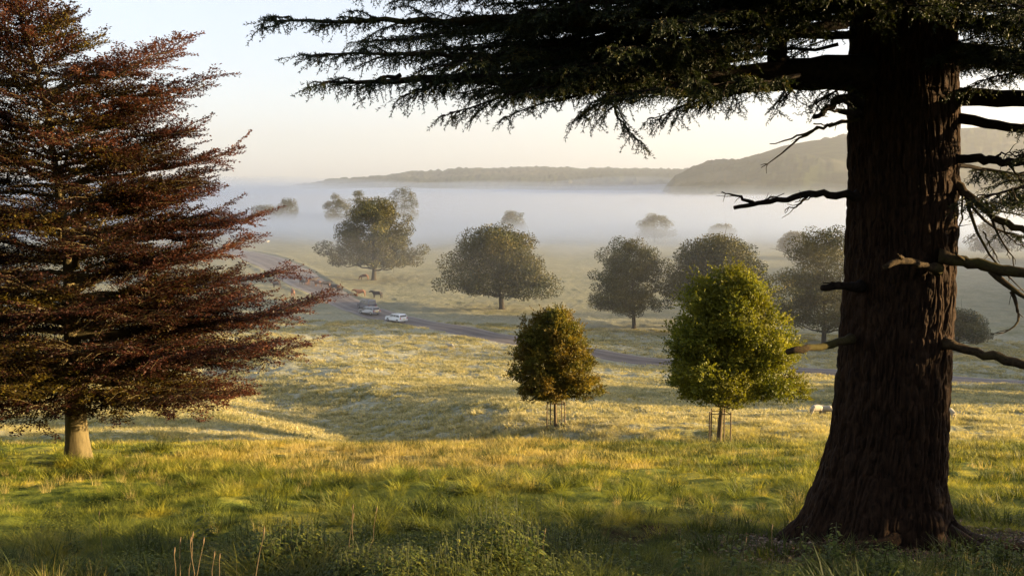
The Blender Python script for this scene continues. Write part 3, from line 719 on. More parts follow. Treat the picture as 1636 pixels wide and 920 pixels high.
    def live(q, r0, r1, start=.25, lat=1., dens=1., droop=.12, seed=0, flat=None, wood=True):
        """q in tree space. hangs side branches and twigs on a limb"""
        r = np.random.default_rng(seed); m = len(q); t = np.linspace(0, 1, m)
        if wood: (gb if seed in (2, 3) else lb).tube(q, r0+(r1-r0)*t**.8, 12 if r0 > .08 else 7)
        seg = np.linalg.norm(np.diff(q, axis=0), axis=1).sum()
        ns = int(seg*(1-start)/.12*dens)
        for w in range(ns):
            tt = start+(1-start)*(w+r.random())/ns
            o = np.array([np.interp(tt, t, q[:, c]) for c in range(3)]); f = norm(np.array([np.interp(min(tt+.05, 1), t, q[:, c]) for c in range(3)])-np.array([np.interp(max(tt-.05, 0), t, q[:, c]) for c in range(3)]))
            sd = norm(np.cross(f, [0, 0, 1.])); sg = 1 if w % 2 else -1
            Ls = lat*(.35+.75*r.random())*(1.1-.75*tt)
            d = norm(f*(.55+.5*r.random())+sd*sg*(.8+.3*r.random())+np.array([0, 0, .12+r.normal(0, .14)]))
            k = 5; u = np.linspace(0, 1, k)[:, None]
            sp = o+d*Ls*u; sp[:, 2] -= droop*Ls*(u[:, 0]**2)*1.4; sp[1:] += r.normal(0, .015, (k-1, 3))
            lb.tube(sp, np.linspace(.014, .005, k), 4, cap=False)
            nt_ = max(int(Ls/.05), 4); tu = (np.arange(nt_)+r.random(nt_))/nt_
            tu = .1+.9*tu
            c = np.stack([np.interp(tu, u[:, 0], sp[:, z]) for z in range(3)], 1)
            s2 = norm(np.cross(d, [0, 0, 1.])); sgn = np.where(np.arange(nt_) % 2, 1, -1)[:, None]
            dd = d*.7+s2*sgn*(.3+.7*r.random((nt_, 1)))+np.stack([r.normal(0, .15, nt_), r.normal(0, .15, nt_), r.normal(-.22-droop, .25, nt_)], 1)
            twC.append(c); twD.append(norm(dd)); twL.append((.13+.20*r.random(nt_))*(1.15-.4*tu))
    def spray_tips(q, r, n=30):
        twC.append(q[-1]+r.normal(0, .03, (n, 3))); twD.append(norm(norm(q[-1]-q[-3])+r.normal(0, .3, (n, 3))-np.array([0, 0, .3]))); twL.append(.15+.2*r.random(n))
    # the great left limb and its forks
    live(path([(1400, 118, 15.2), (1300, 116, 14.9), (1220, 122, 14.6), (1150, 130, 14.3), (1095, 141, 14.), (1050, 136, 13.8), (1000, 128, 13.6), (930, 130, 13.3), (860, 128, 13.), (760, 126, 12.7), (640, 128, 12.4), (520, 131, 12.2)], 30, .015), .30, .012, .32, 1.3, 1.1, .12, 1)
    live(path([(1190, 126, 14.5), (1140, 108, 14.3), (1095, 80, 14.1), (1060, 72, 14), (1000, 80, 13.8), (930, 92, 13.6), (840, 90, 13.2), (700, 88, 12.8), (600, 84, 12.5), (500, 90, 12.3)], 26, .015), .10, .01, .42, 1.2, 1.1, .12, 2)
    live(path([(1065, 136, 13.9), (1045, 110, 13.8), (1075, 78, 13.7), (1020, 40, 13.6), (900, 30, 13.3), (760, 32, 13), (600, 34, 12.7), (425, 34, 12.4)], 26, .015), .12, .01, .35, 1.25, 1.2, .08, 3)
    b = MB(); b.tube(path([(1243, 118, 14.7), (1242, 60, 14.8), (1238, 0, 14.9), (1230, -120, 15)], 10), np.linspace(.15, .12, 10), 12); b.build('limb', limb_m, root, True)
    # right limbs
    live(path([(1490, 153, 15.2), (1560, 156, 14.9), (1640, 158, 14.6), (1760, 150, 14.2), (1900, 150, 14)], 16, .01), .15, .08, .3, 1.0, .8, .1, 4)
    live(path([(1500, 184, 15.2), (1540, 190, 15), (1580, 198, 14.8), (1640, 206, 14.6), (1800, 212, 14.2)], 16, .01), .09, .04, .35, .9, 1.2, .2, 5)
    live(path([(1500, 120, 15.5), (1560, 96, 16), (1640, 88, 16.5), (1760, 80, 17)], 14, .01), .10, .03, .2, 1.2, 1.1, .1, 6)
    live(path([(1500, 260, 15.6), (1560, 268, 16), (1610, 276, 16.2), (1700, 284, 16.5)], 12, .01), .05, .01, .3, .8, 1.5, .15, 7)
    live(path([(1530, 300, 15.8), (1580, 366, 16.2), (1640, 380, 16.4), (1740, 388, 16.8)], 12, .01), .03, .01, .4, .45, 1.2, .1, 8)
    # hanging lower sprays with a visible outline
    for q, (pts, lt, dn) in enumerate([
        ([(1050, 136, 13.8), (985, 150, 13.5), (935, 178, 13.2), (925, 190, 13.1)], .5, 1.3), ([(1000, 150, 13.8), (975, 172, 13.6), (1000, 205, 13.6), (1022, 226, 13.6)], .45, 1.4),
        ([(900, 130, 13.2), (820, 150, 13.), (760, 168, 12.8), (708, 186, 12.7)], .5, 1.2), ([(1010, 130, 13.7), (900, 158, 13.3), (830, 176, 13.1), (800, 192, 13.)], .35, .7),
        ([(1290, 118, 14.8), (1262, 150, 14.2), (1240, 172, 14.1)], .5, 1.5), ([(1360, 130, 14.9), (1330, 148, 14.3), (1305, 166, 14.1)], .45, 1.5), ([(1200, 130, 14.5), (1170, 150, 14.1), (1120, 163, 13.9)], .6, 1.5), ([(1150, 130, 14.5), (1110, 158, 14.), (1080, 178, 13.9), (1042, 190, 13.8)], .5, 1.5),
        ([(760, 110, 12.8), (680, 140, 12.6), (640, 158, 12.5)], .5, 1.2), ([(640, 120, 12.4), (590, 132, 12.3), (560, 138, 12.3)], .45, 1.3),
        ([(1380, 20, 14.4), (1400, 30, 14.1), (1420, 42, 14.)], .4, 1.8)]):
        live(path(pts, 10, .01, q), .03, .006, .2, lt, dn, .28, 20+q)
    # the mass of crown above
    r = np.random.default_rng(5)
    for q in range(146):
        a = q*2.39996; tz = r.random()**.8
        if q < 84:      # limbs reaching left, seen in the frame
            px = 560+760*r.random(); py = float(r.choice([-165, -128, -92, -58, -25, 6, 38, 72]))+r.normal(0, 5)
            if px > 1180 and py > 25: py = r.uniform(-60, 15)
            if px > 1010 and py > 60: py -= 45
            if px < 640: py = min(py, 60)
            d = r.uniform(11.5, 19); sx = r.uniform(min(px+180, 1430), 1440)
            pts = [(min(sx, 1440), py-r.uniform(0, 40), 15.3*.6+d*.4), ((sx+px)/2, py-12, 15.3*.3+d*.7), (px-40*r.random(), py+8, d)]
        elif q < 104:    # right side
            px = 1640+260*r.random(); py = r.uniform(-150, 110); d = r.uniform(12, 19)
            pts = [(1460, py-20, 15.4), ((1460+px)/2, py-8, (15.4+d)/2), (px, py+6, d)]
        elif q < 122:     # around and above the trunk, in front and behind
            px = r.uniform(1200, 1640); py = r.uniform(-140, 12); d = r.choice([r.uniform(9.5, 13), r.uniform(17, 22)])
            pts = [(1440, py-60, 15.4), ((1440+px)/2, py-20, (15.4+d)/2), (px, py, d)]
        else:           # above the frame: shade
            px = r.uniform(300, 2000); py = r.uniform(-600, -200); d = r.uniform(9, 20)
            pts = [(1440, py-40, 15.4), ((1440+px)/2, py-10, (15.4+d)/2), (px, py, d)]
        live(path(pts, 12, .02, q), r.uniform(.04, .09), .008, .12, r.uniform(.9, 1.35), 1.0, .12, 100+q)
    for q in range(40):
        px = r.uniform(640, 1060); py = r.uniform(76, np.interp(px, [640, 760, 900, 1050, 1150, 1350], [128, 150, 150, 150, 125, 120])); d = r.uniform(12, 18)
        if 1120 < px: py -= 30
        live(path([(min(px+r.uniform(160, 320), 1430), py-r.uniform(10, 50), 14.5*.5+d*.5), (px+60, py-6, d), (px, py+6, d)], 10, .02, q+500), .03, .006, .1, r.uniform(.6, 1.0), 1.1, .22, 700+q)
    for q in range(16):
        px = r.uniform(1590, 1800); py = float(r.choice([112, 128, 225, 245, 300, 318, 340])); d = r.uniform(13, 18)
        live(path([(px+r.uniform(60, 120), py-r.uniform(10, 40), d+.5), (px, py-8, d), (px-r.uniform(40, 90), py+r.uniform(0, 16), d-.3)], 10, .02, q+900), .025, .006, .1, r.uniform(.4, .75), 1.2, .25, 900+q)
    gb.build('sun_tinted_limbs', moss, root, True)  # fork limbs given lighter bark, sunlight put into the colour
    lb.build('limbs', limb_m, root, True)
    c, d, l = np.concatenate(twC), np.concatenate(twD), np.concatenate(twL)
    INFO.append(("cedar", len(c)))
    # twigs: thin stem plus needle rosettes; drooping arc
    K = 9; r = np.random.default_rng(8); n = len(c)
    f = (np.arange(K)+.6)/K
    pos = c[:, None]+d[:, None]*(l[:, None]*f)[..., None]; pos[..., 2] -= (l[:, None]*f**2)*.22
    w = .006*np.ones(n); e = c+d*l[:, None]; e[:, 2] -= l*.2; sd = norm(np.cross(d, [0, 0, 1.]))
    V = np.stack([c-sd*w[:, None]*.5, c+sd*w[:, None]*.5, e+sd*w[:, None]*.3, e-sd*w[:, None]*.3], 1)
    tone = np.clip(r.normal(.5, .2, n), 0, .99)
    nb.add(V, np.arange(n*4).reshape(-1, 4), None, tone*.3)
    pc = np.repeat(pos.reshape(-1, 3), 3, 0); dd = np.repeat(np.repeat(d, K, 0), 3, 0)
    nd = norm(dd*.75+r.normal(0, .6, (len(pc), 3))); nr = norm(r.normal(0, 1, (len(pc), 3)))
    nb.leaves(pc-nd*.008, nd, nr, .042+.02*r.random(len(pc)), .0115, np.clip(np.repeat(np.repeat(tone, K), 3)+r.normal(0, .1, len(pc)), 0, .99))
    nb.build('crown', needle, root)
# ---------------------------------------------------------------- cars, cattle, sheep
def road_dir(x, y):
    p = np.array(ROADC); i = int(np.argmin(np.hypot(p[:, 0]-x, p[:, 1]-y))); i = min(max(i, 1), len(p)-2); d = p[i+1]-p[i-1]
    return p[i], math.atan2(d[1], d[0])
def car_body(L, W, Hh, prof, mat, root, name='body'):
    """prof: list of (x, z) side outline, extruded with tumblehome above the waist"""
    n = len(prof); pr = np.array(prof); waist = .52*Hh
    b = MB(); cols = []
    for s, k in ((-1, 1), (-1, .94), (1, .94), (1, 1)):
        pass
    ys = lambda z: W/2*(1-.16*max(0, (z-waist)/(Hh-waist)))
    rings = []
    for s in (-1, -.93, .93, 1):
        ring = []
        for x, z in pr:
            ins = .035 if abs(s) == 1 else 0
            cx = L*.02
            xx = x*(1-ins*.5); zz = z-(.02 if abs(s) == 1 and z > .5 else 0)
            ring.append((xx, s*ys(z), zz))
        rings.append(ring)
    V = np.array(rings).reshape(-1, 3); Q = []
    for i in range(3):
        for j in range(n):
            k = (j+1) % n; Q.append([i*n+j, i*n+k, (i+1)*n+k, (i+1)*n+j])
    b.add(V, Q); me_side = []
    import bmesh
    me = b.mesh(name, False); bm = bmesh.new(); bm.from_mesh(me); bm.verts.ensure_lookup_table()
    bm.faces.new([bm.verts[j] for j in range(n)][::-1]); bm.faces.new([bm.verts[3*n+j] for j in range(n)])
    bmesh.ops.recalc_face_normals(bm, faces=bm.faces)
    bmesh.ops.bevel(bm, geom=[e for e in bm.edges if e.calc_face_angle(0) > .45], offset=.03, segments=2, affect='EDGES')
    bm.to_mesh(me); bm.free(); me.materials.append(mat)
    o = bpy.data.objects.new(name, me); C.objects.link(o); o.parent = root
    return o, ys
def make_car(loc, rz, L, W, Hh, kind, col, label, metal=.0):
    root = empty('parked_car' if 0 else 'car', loc, label, 'car', None, rz)
    paint = plain_mat('car_paint', col, .28, metal, .5, .6)
    glass = plain_mat('dark_glass', (.012, .014, .018), .08, 0, .8); tyre = plain_mat('tyre_rubber', (.015, .015, .016), .85); rim = plain_mat('alloy', (.35, .35, .36), .35, .9)
    red = plain_mat('tail_lens', (.35, .01, .01), .25); white = plain_mat('headlight_glass', (.7, .7, .72), .15)
    h = L/2; bz = .28
    if kind == 'estate': top = [(-h, .62), (-h+.04, .95), (-h+.42, Hh-.03), (-h+.9, Hh), (.35, Hh-.02), (1.0, .98), (h-.25, .84), (h, .62)]
    elif kind == 'van': top = [(-h, .7), (-h+.02, 1.1), (-h+.16, Hh-.05), (-h+.5, Hh), (.75, Hh-.04), (1.45, 1.15), (h-.12, .95), (h, .66)]
    else: top = [(-h, .62), (-h+.06, .98), (-h+.30, Hh-.06), (-h+.75, Hh), (.25, Hh-.02), (.95, 1.0), (h-.22, .86), (h, .62)]
    prof = [(-h+.03, bz)]+top+[(h-.03, bz)]
    body, ys = car_body(L, W, Hh, prof, paint, root)
    pr = np.array(top)
    # side glass
    zt, zb = Hh-.13, .98 if kind != 'van' else 1.12
    xr = np.interp(zt, [pr[1, 1], pr[2, 1]], [pr[1, 0], pr[2, 0]])+.16; xrb = np.interp(zb, [pr[1, 1], pr[2, 1]], [pr[1, 0], pr[2, 0]])+.14
    xf = np.interp(-zt, [-pr[4, 1], -pr[5, 1]], [pr[4, 0], pr[5, 0]])-.08; xfb = pr[5, 0]-.12
    for s in (-1, 1):
        cuts = [0, .36, .66, 1.]
        for a, c in zip(cuts[:-1], cuts[1:]):
            g = .03; x0t, x1t = xr+(xf-xr)*a+g, xr+(xf-xr)*c-g; x0b, x1b = xrb+(xfb-xrb)*a+g, xrb+(xfb-xrb)*c-g
            b = MB(); b.add([(x0b, s*(ys(zb)+.006), zb), (x1b, s*(ys(zb)+.006), zb), (x1t, s*(ys(zt)+.006), zt), (x0t, s*(ys(zt)+.006), zt)], [[0, 1, 2, 3] if s < 0 else [3, 2, 1, 0]]); b.build('window', glass, root)
    def pane(xa, za, xb, zb_, name, off):
        b = MB(); ya, yb = ys(za)*.86, ys(zb_)*.86
        b.add([(xa+off, -ya, za), (xa+off, ya, za), (xb+off, yb, zb_), (xb+off, -yb, zb_)], [[0, 1, 2, 3] if off > 0 else [3, 2, 1, 0]]); b.build(name, glass, root)
    pane(*(pr[1]*.92+pr[2]*.08), *(pr[1]*.15+pr[2]*.85), 'rear_window', -.012); pane(*(pr[5]*.94+pr[4]*.06), *(pr[5]*.12+pr[4]*.88), 'windscreen', .012)
    for sx in (-h+.82, h-.85):
        for s in (-1, 1):
            b = MB(); an = np.linspace(0, 2*PI, 25)[:-1]; yy = [W/2-.2, W/2-.0, W/2+.015]
            pts = [(sx, s*(W/2-.22), .32), (sx, s*(W/2-.19), .32), (sx, s*(W/2-.02), .32), (sx, s*(W/2+.012), .32)]
            b.tube(pts, [.29, .32, .32, .29], 22); w = b.build('wheel', tyre, root)
            b = MB(); b.tube([(sx, s*(W/2+.0), .32), (sx, s*(W/2+.022), .32)], [.2, .19], 18); b.build('rim', rim, w)
    for s in (-1, 1):
        b = MB(); b.box((-h+.02, s*W*.40, .80), .06, .16, .3); b.build('tail_light', red, root)
        b = MB(); b.box((h-.06, s*W*.36, .66), .1, .3, .14); b.build('headlight', white, root)
        b = MB(); b.box((pr[5, 0]-.25, s*(W/2+.09), 1.0), .1, .16, .12); b.build('mirror', paint, root)
    b = MB(); b.box((-h+.0, 0, .42), .1, W*.94, .16); b.build('bumper', plain_mat('bumper', tuple(c*.7 for c in col), .5), root)
    b = MB(); b.box((-h-.055, 0, .62), .012, .5, .11); b.build('number_plate', plain_mat('plate', (.6, .5, .08), .5), root)
    return root
def skin_mesh(name, verts, edges, radii, mat, sub=2):
    me = bpy.data.meshes.new(name); me.from_pydata(verts, edges, []); o = bpy.data.objects.new(name, me); C.objects.link(o)
    md = o.modifiers.new('s', 'SKIN'); md.use_smooth_shade = True
    for v, r in zip(me.skin_vertices[0].data, radii): v.radius = r if isinstance(r, tuple) else (r, r)
    me.skin_vertices[0].data[0].use_root = True
    o.modifiers.new('u', 'SUBSURF').levels = sub; o.modifiers['u'].render_levels = sub
    dg = bpy.context.evaluated_depsgraph_get(); m2 = bpy.data.meshes.new_from_object(o.evaluated_get(dg)); m2.name = name
    m2.materials.clear(); m2.materials.append(mat); bpy.data.objects.remove(o)
    return m2
def quadruped(name, mat, s, cow=True, graze=False):
    """facing +x; height at the withers about 1.4 s"""
    hd = (1.62, 0, 1.38) if not graze else (1.42, 0, .42); mz = (1.95, 0, 1.16) if not graze else (1.52, 0, .12); nk = (1.22, 0, 1.36) if not graze else (1.22, 0, .86)
    V = [(0, 0, 1.08), (.45, 0, 1.05), (.85, 0, 1.10), nk, hd, mz, (-.45, 0, 1.10), (-.78, 0, 1.14),      # 0-7
         (.80, .20, .78), (.80, .22, .42), (.78, .22, .03), (.80, -.20, .78), (.84, -.22, .42), (.88, -.22, .03),   # 8-13 front
         (-.62, .20, .80), (-.70, .22, .50), (-.66, .22, .03), (-.62, -.20, .80), (-.80, -.22, .50), (-.80, -.22, .03),  # 14-19 hind
         (-.92, 0, 1.05), (-.97, 0, .6)]
    E = [(0, 1), (1, 2), (2, 3), (3, 4), (4, 5), (0, 6), (6, 7), (2, 8), (8, 9), (9, 10), (2, 11), (11, 12), (12, 13), (7, 14), (14, 15), (15, 16), (7, 17), (17, 18), (18, 19), (7, 20), (20, 21)]
    R = [(.36, .40), (.36, .41), (.30, .36), (.18, .24), (.14, .16), (.09, .09), (.34, .36), (.26, .27), .15, .08, .065, .15, .08, .065, .17, .085, .065, .17, .085, .065, .04, .035]
    if not cow: R = [r if isinstance(r, float) and r < .12 else (tuple(q*1.12 for q in r) if isinstance(r, tuple) else r) for r in R]
    for sg in (-1, 1):      # ears
        V += [(hd[0]-.05, sg*.22, hd[2]+.07)]; E += [(4, len(V)-1)]; R += [.035]
    V = [(x*s, y*s, z*s) for x, y, z in V]; R = [tuple(q*s for q in r) if isinstance(r, tuple) else r*s for r in R]
    return skin_mesh(name, V, E, R, mat)
def build_small():
    # cars
    c1, a1 = road_dir(*hit(633, 512)[:2])
    p = hit(633, 514); q, a = road_dir(p[0], p[1])
    make_car((p[0], p[1], H0(np.array([p[0]]), np.array([p[1]]))[0]+.04), a+.12, 4.45, 1.75, 1.46, 'hatch', (.78, .78, .77), 'white hatchback seen from behind on the park road, nearer of the two light cars')
    p = hit(590, 502); q, a = road_dir(p[0], p[1])
    make_car((p[0], p[1], H0(np.array([p[0]]), np.array([p[1]]))[0]+.04), a+.30, 4.6, 1.8, 1.48, 'estate', (.30, .30, .32), 'silver estate car following the dark van, just left of the white hatchback', .6)
    p = hit(586, 493.5); q, a = road_dir(p[0], p[1])
    make_car((p[0], p[1], H0(np.array([p[0]]), np.array([p[1]]))[0]+.04), a+.2, 4.9, 1.9, 1.95, 'van', (.09, .09, .12), 'dark blue-grey van directly behind the silver estate car')
    br = plain_mat('chestnut_hide', (.20, .085, .035), .7, var=.4); dk = plain_mat('dark_hide', (.05, .035, .028), .75, var=.4)
    mA, mB_, mC = quadruped('body', br, 1.0), quadruped('body', dk, 1.0), quadruped('body', br, 1.0, True, True)
    horn = plain_mat('horn', (.4, .35, .25), .5)
    def cow(me, px, py, rz, label, sc=1.):
        p = ground(px, py); r = empty('cow', (p[0], p[1], p[2]-.02), label, 'cow', 'cattle by the park road', rz); r.scale = (sc,)*3
        o = bpy.data.objects.new('body', me); C.objects.link(o); o.parent = r
    L = [(mB_, 483, 455, 2.2, 'dark cow at the road edge, leftmost of the bunched cattle'), (mA, 491, 455, -1.2, 'chestnut cow second from left in the bunched cattle, its sunlit rump toward the camera'),
         (mB_, 499, 453, .6, 'dark cow standing behind the chestnut pair at the road edge'), (mA, 509, 458, 2.6, 'chestnut cow in the middle of the bunched cattle on the verge'),
         (mB_, 519, 459, .2, 'dark cow side on between two chestnut ones on the verge'), (mA, 528, 463, -1.5, 'chestnut cow with sunlit face at the right of the bunch'),
         (mB_, 537, 464, 3.0, 'dark cow trailing just right of the bunched cattle'), (mB_, 543, 467, 2.7, 'small dark calf last in the line of bunched cattle'),
         (mA, 577, 475, 3.3, 'reddish-brown cow by the roadside above the dark van'), (mB_, 604, 477, 2.9, 'dark cow walking on the verge beyond the parked cars, right of the reddish one'),
         (mA, 468, 474, 1.9, 'tan cow alone on the shaded grass left of the road, by the beech branch tip'), (mC, 583, 447, 3.1, 'chestnut cow grazing under the open-crowned oak'),
         (mB_, 395, 462, 3.2, 'dark cow on the frosty slope between two beech branches'), (mB_, 352, 458, .3, 'dark cow seen through a gap in the beech, leftmost of the cattle'), (mB_, 443, 460, 2.8, 'dark cow grazing left of the road beside the bunched cattle')]
    for k, (me, px, py, rz, lb) in enumerate(L): cow(me, px, py, rz, lb, .72 if 'calf' in lb else 1.08)
    wool = plain_mat('fleece', (.45, .39, .28), .95, var=.3)
    sA, sB = quadruped('body', wool, .56, False, True), quadruped('body', wool, .56, False, False)
    for me, px, py, rz, lb in ((sB, 721, 559, 2.5, 'sheep alone in the sunlit field below the road'), (sA, 1303, 668, .4, 'grazing sheep, left one of the pair beside the cedar trunk'), (sB, 1321, 668, 2.9, 'sheep touching the left edge of the cedar trunk, right one of the pair'),
                               (sA, 1514, 673, 2.2, 'sheep just right of the cedar trunk'), (sB, 427, 389, 1.0, 'tiny pale sheep far off on the misty field')):
        p = ground(px, py); r = empty('sheep', (p[0], p[1], p[2]), lb, 'sheep', 'sheep in the park', rz)
        if py < 400: r.scale = (1.3,)*3
        o = bpy.data.objects.new('body', me); C.objects.link(o); o.parent = r
# ---------------------------------------------------------------- grass and plants
def blades(mb, rs, n, h, spread, lean, w, seg=3, tone=(.5, .15), up=0):
    az = rs.random(n)*2*PI; r = spread*np.sqrt(rs.random(n)); x, y = r*np.cos(az), r*np.sin(az)
    a2 = az+rs.normal(0, .8, n); hh = h*(.5+.6*rs.random(n)); ln = lean*(.3+rs.random(n))
    t = np.linspace(0, 1, seg+1); tone_ = np.clip(rs.normal(tone[0], tone[1], n), .01, .99)
    sx, sy = -np.sin(a2+rs.normal(0, .6, n)), np.cos(a2)
    Vs = []
    for k in t:
        c = np.stack([x+np.cos(a2)*ln*hh*k**2, y+np.sin(a2)*ln*hh*k**2, hh*(k-.25*ln*k**2)-.03], 1)
        ww = w*(1-k)**.7*.5+w*.05
        Vs.append(np.stack([c-np.stack([sx, sy, 0*sx], 1)*ww, c+np.stack([sx, sy, 0*sx], 1)*ww], 1))
    V = np.stack(Vs, 1); b = np.arange(n)[:, None]*(seg+1)*2
    Q = np.concatenate([b+np.array([[2*k, 2*k+1, 2*k+3, 2*k+2]]) for k in range(seg)])
    mb.add(V, Q, None, np.tile(tone_, seg))
def grass_mat(name, kind):
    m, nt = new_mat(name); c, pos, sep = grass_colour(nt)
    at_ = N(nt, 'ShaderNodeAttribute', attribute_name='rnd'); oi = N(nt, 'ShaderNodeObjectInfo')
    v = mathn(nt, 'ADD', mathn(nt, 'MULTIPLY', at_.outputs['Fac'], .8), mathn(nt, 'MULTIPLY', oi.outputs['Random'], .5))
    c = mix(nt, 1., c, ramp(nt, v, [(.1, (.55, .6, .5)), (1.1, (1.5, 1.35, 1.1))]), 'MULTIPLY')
    if kind == 'dry': c = mix(nt, ramp(nt, v, [(.3, (.5,)*3), (.7, (1,)*3)]), c, (.42, .33, .13))
    if kind == 'dark': c = mix(nt, .7, c, (.03, .045, .012))
    d = N(nt, 'ShaderNodeBsdfPrincipled', Roughness=.6); d.inputs['Specular IOR Level'].default_value = .2; nt.links.new(c, d.inputs['Base Color'])
    t = N(nt, 'ShaderNodeBsdfTranslucent'); nt.links.new(mix(nt, 1., c, (1.3, 1.2, .6), 'MULTIPLY'), t.inputs['Color'])
    mx = N(nt, 'ShaderNodeMixShader'); mx.inputs[0].default_value = .4
    nt.links.new(d.outputs[0], mx.inputs[1]); nt.links.new(t.outputs[0], mx.inputs[2])
    o = N(nt, 'ShaderNodeOutputMaterial'); nt.links.new(mx.outputs[0], o.inputs[0]); return m
def scatter(name, tuft_obj, P3, rot, scale, kind='stuff'):
    me = bpy.data.meshes.new(name); me.vertices.add(len(P3)); me.vertices.foreach_set('co', P3.astype(np.float32).ravel())
    a = me.attributes.new('rz', 'FLOAT', 'POINT'); a.data.foreach_set('value', rot.astype(np.float32))
    a = me.attributes.new('sc', 'FLOAT', 'POINT'); a.data.foreach_set('value', scale.astype(np.float32))
    o = bpy.data.objects.new(name, me); C.objects.link(o)
    ng = bpy.data.node_groups.new(name, 'GeometryNodeTree')
    ng.interface.new_socket('Geometry', in_out='INPUT', socket_type='NodeSocketGeometry'); ng.interface.new_socket('Geometry', in_out='OUTPUT', socket_type='NodeSocketGeometry')
    gi, go = ng.nodes.new('NodeGroupInput'), ng.nodes.new('NodeGroupOutput')
    ip = ng.nodes.new('GeometryNodeInstanceOnPoints'); oi = ng.nodes.new('GeometryNodeObjectInfo'); oi.inputs['Object'].default_value = tuft_obj; oi.inputs['As Instance'].default_value = True
    na = ng.nodes.new('GeometryNodeInputNamedAttribute'); na.data_type = 'FLOAT'; na.inputs['Name'].default_value = 'rz'
    nb = ng.nodes.new('GeometryNodeInputNamedAttribute'); nb.data_type = 'FLOAT'; nb.inputs['Name'].default_value = 'sc'
    cx = ng.nodes.new('ShaderNodeCombineXYZ')
    L = ng.links.new
    L(gi.outputs[0], ip.inputs['Points']); L(oi.outputs['Geometry'], ip.inputs['Instance']); L(na.outputs['Attribute'], cx.inputs['Z']); L(cx.outputs[0], ip.inputs['Rotation']); L(nb.outputs['Attribute'], ip.inputs['Scale']); L(ip.outputs[0], go.inputs[0])
    md = o.modifiers.new('scatter', 'NODES'); md.node_group = ng
    tag(o, kind=kind); return o
def tuft(mat, seed, parts):
    rs = np.random.default_rng(seed); b = MB()
    for p in parts: blades(b, rs, *p)
    me = b.mesh('tuft', False); me.materials.append(mat); return bpy.data.objects.new('tuft', me)
def points(rs, y0, y1, dens, mask=None, xk=.60):
    A = xk*(y1*y1-y0*y0)+3*(y1-y0); n = int(A*dens)
    y = np.sqrt(y0*y0+(y1*y1-y0*y0)*rs.random(n)); x = (rs.random(n)*2-1)*(xk*y+1.5)
    if mask is not None:
        k = rs.random(n) < mask(x, y); x, y = x[k], y[k]
    rd = road_d(x, y); k = rd > road_w(y)+.3; x, y, rd = x[k], y[k], rd[k]
    k = np.hypot(x-CEDAR[0], y-CEDAR[1]) > 1.3; x, y, rd = x[k], y[k], rd[k]
    return np.stack([x, y, H(x, y, rd)-.02], 1)
def litter():
    """fallen needles, twigs and leaves on the bare earth under the cedar"""
    rs = np.random.default_rng(61); n = 9000
    a, r = rs.random(n)*6.28, 1.0+3.6*rs.random(n)**.8; x = CEDAR[0]+.5+r*np.cos(a); y = CEDAR[1]-.3+r*np.sin(a)
    c = np.stack([x, y, H(x, y)+.012+.02*rs.random(n)], 1); b = MB(); az = rs.random(n)*6.28
    d = np.stack([np.cos(az), np.sin(az), rs.normal(0, .25, n)], 1); L = .03+.07*rs.random(n)
    b.leaves(c, d, np.array([0, 0, 1.])+rs.normal(0, .35, (n, 3)), L, L*(.15+.6*rs.random(n)), rs.random(n))
    m = leaf_mat('leaf_litter', [(0, (.03, .016, .009)), (.6, (.12, .06, .028)), (1, (.26, .15, .07))], .1)
    tag(b.build('leaf_litter', m), kind='stuff')
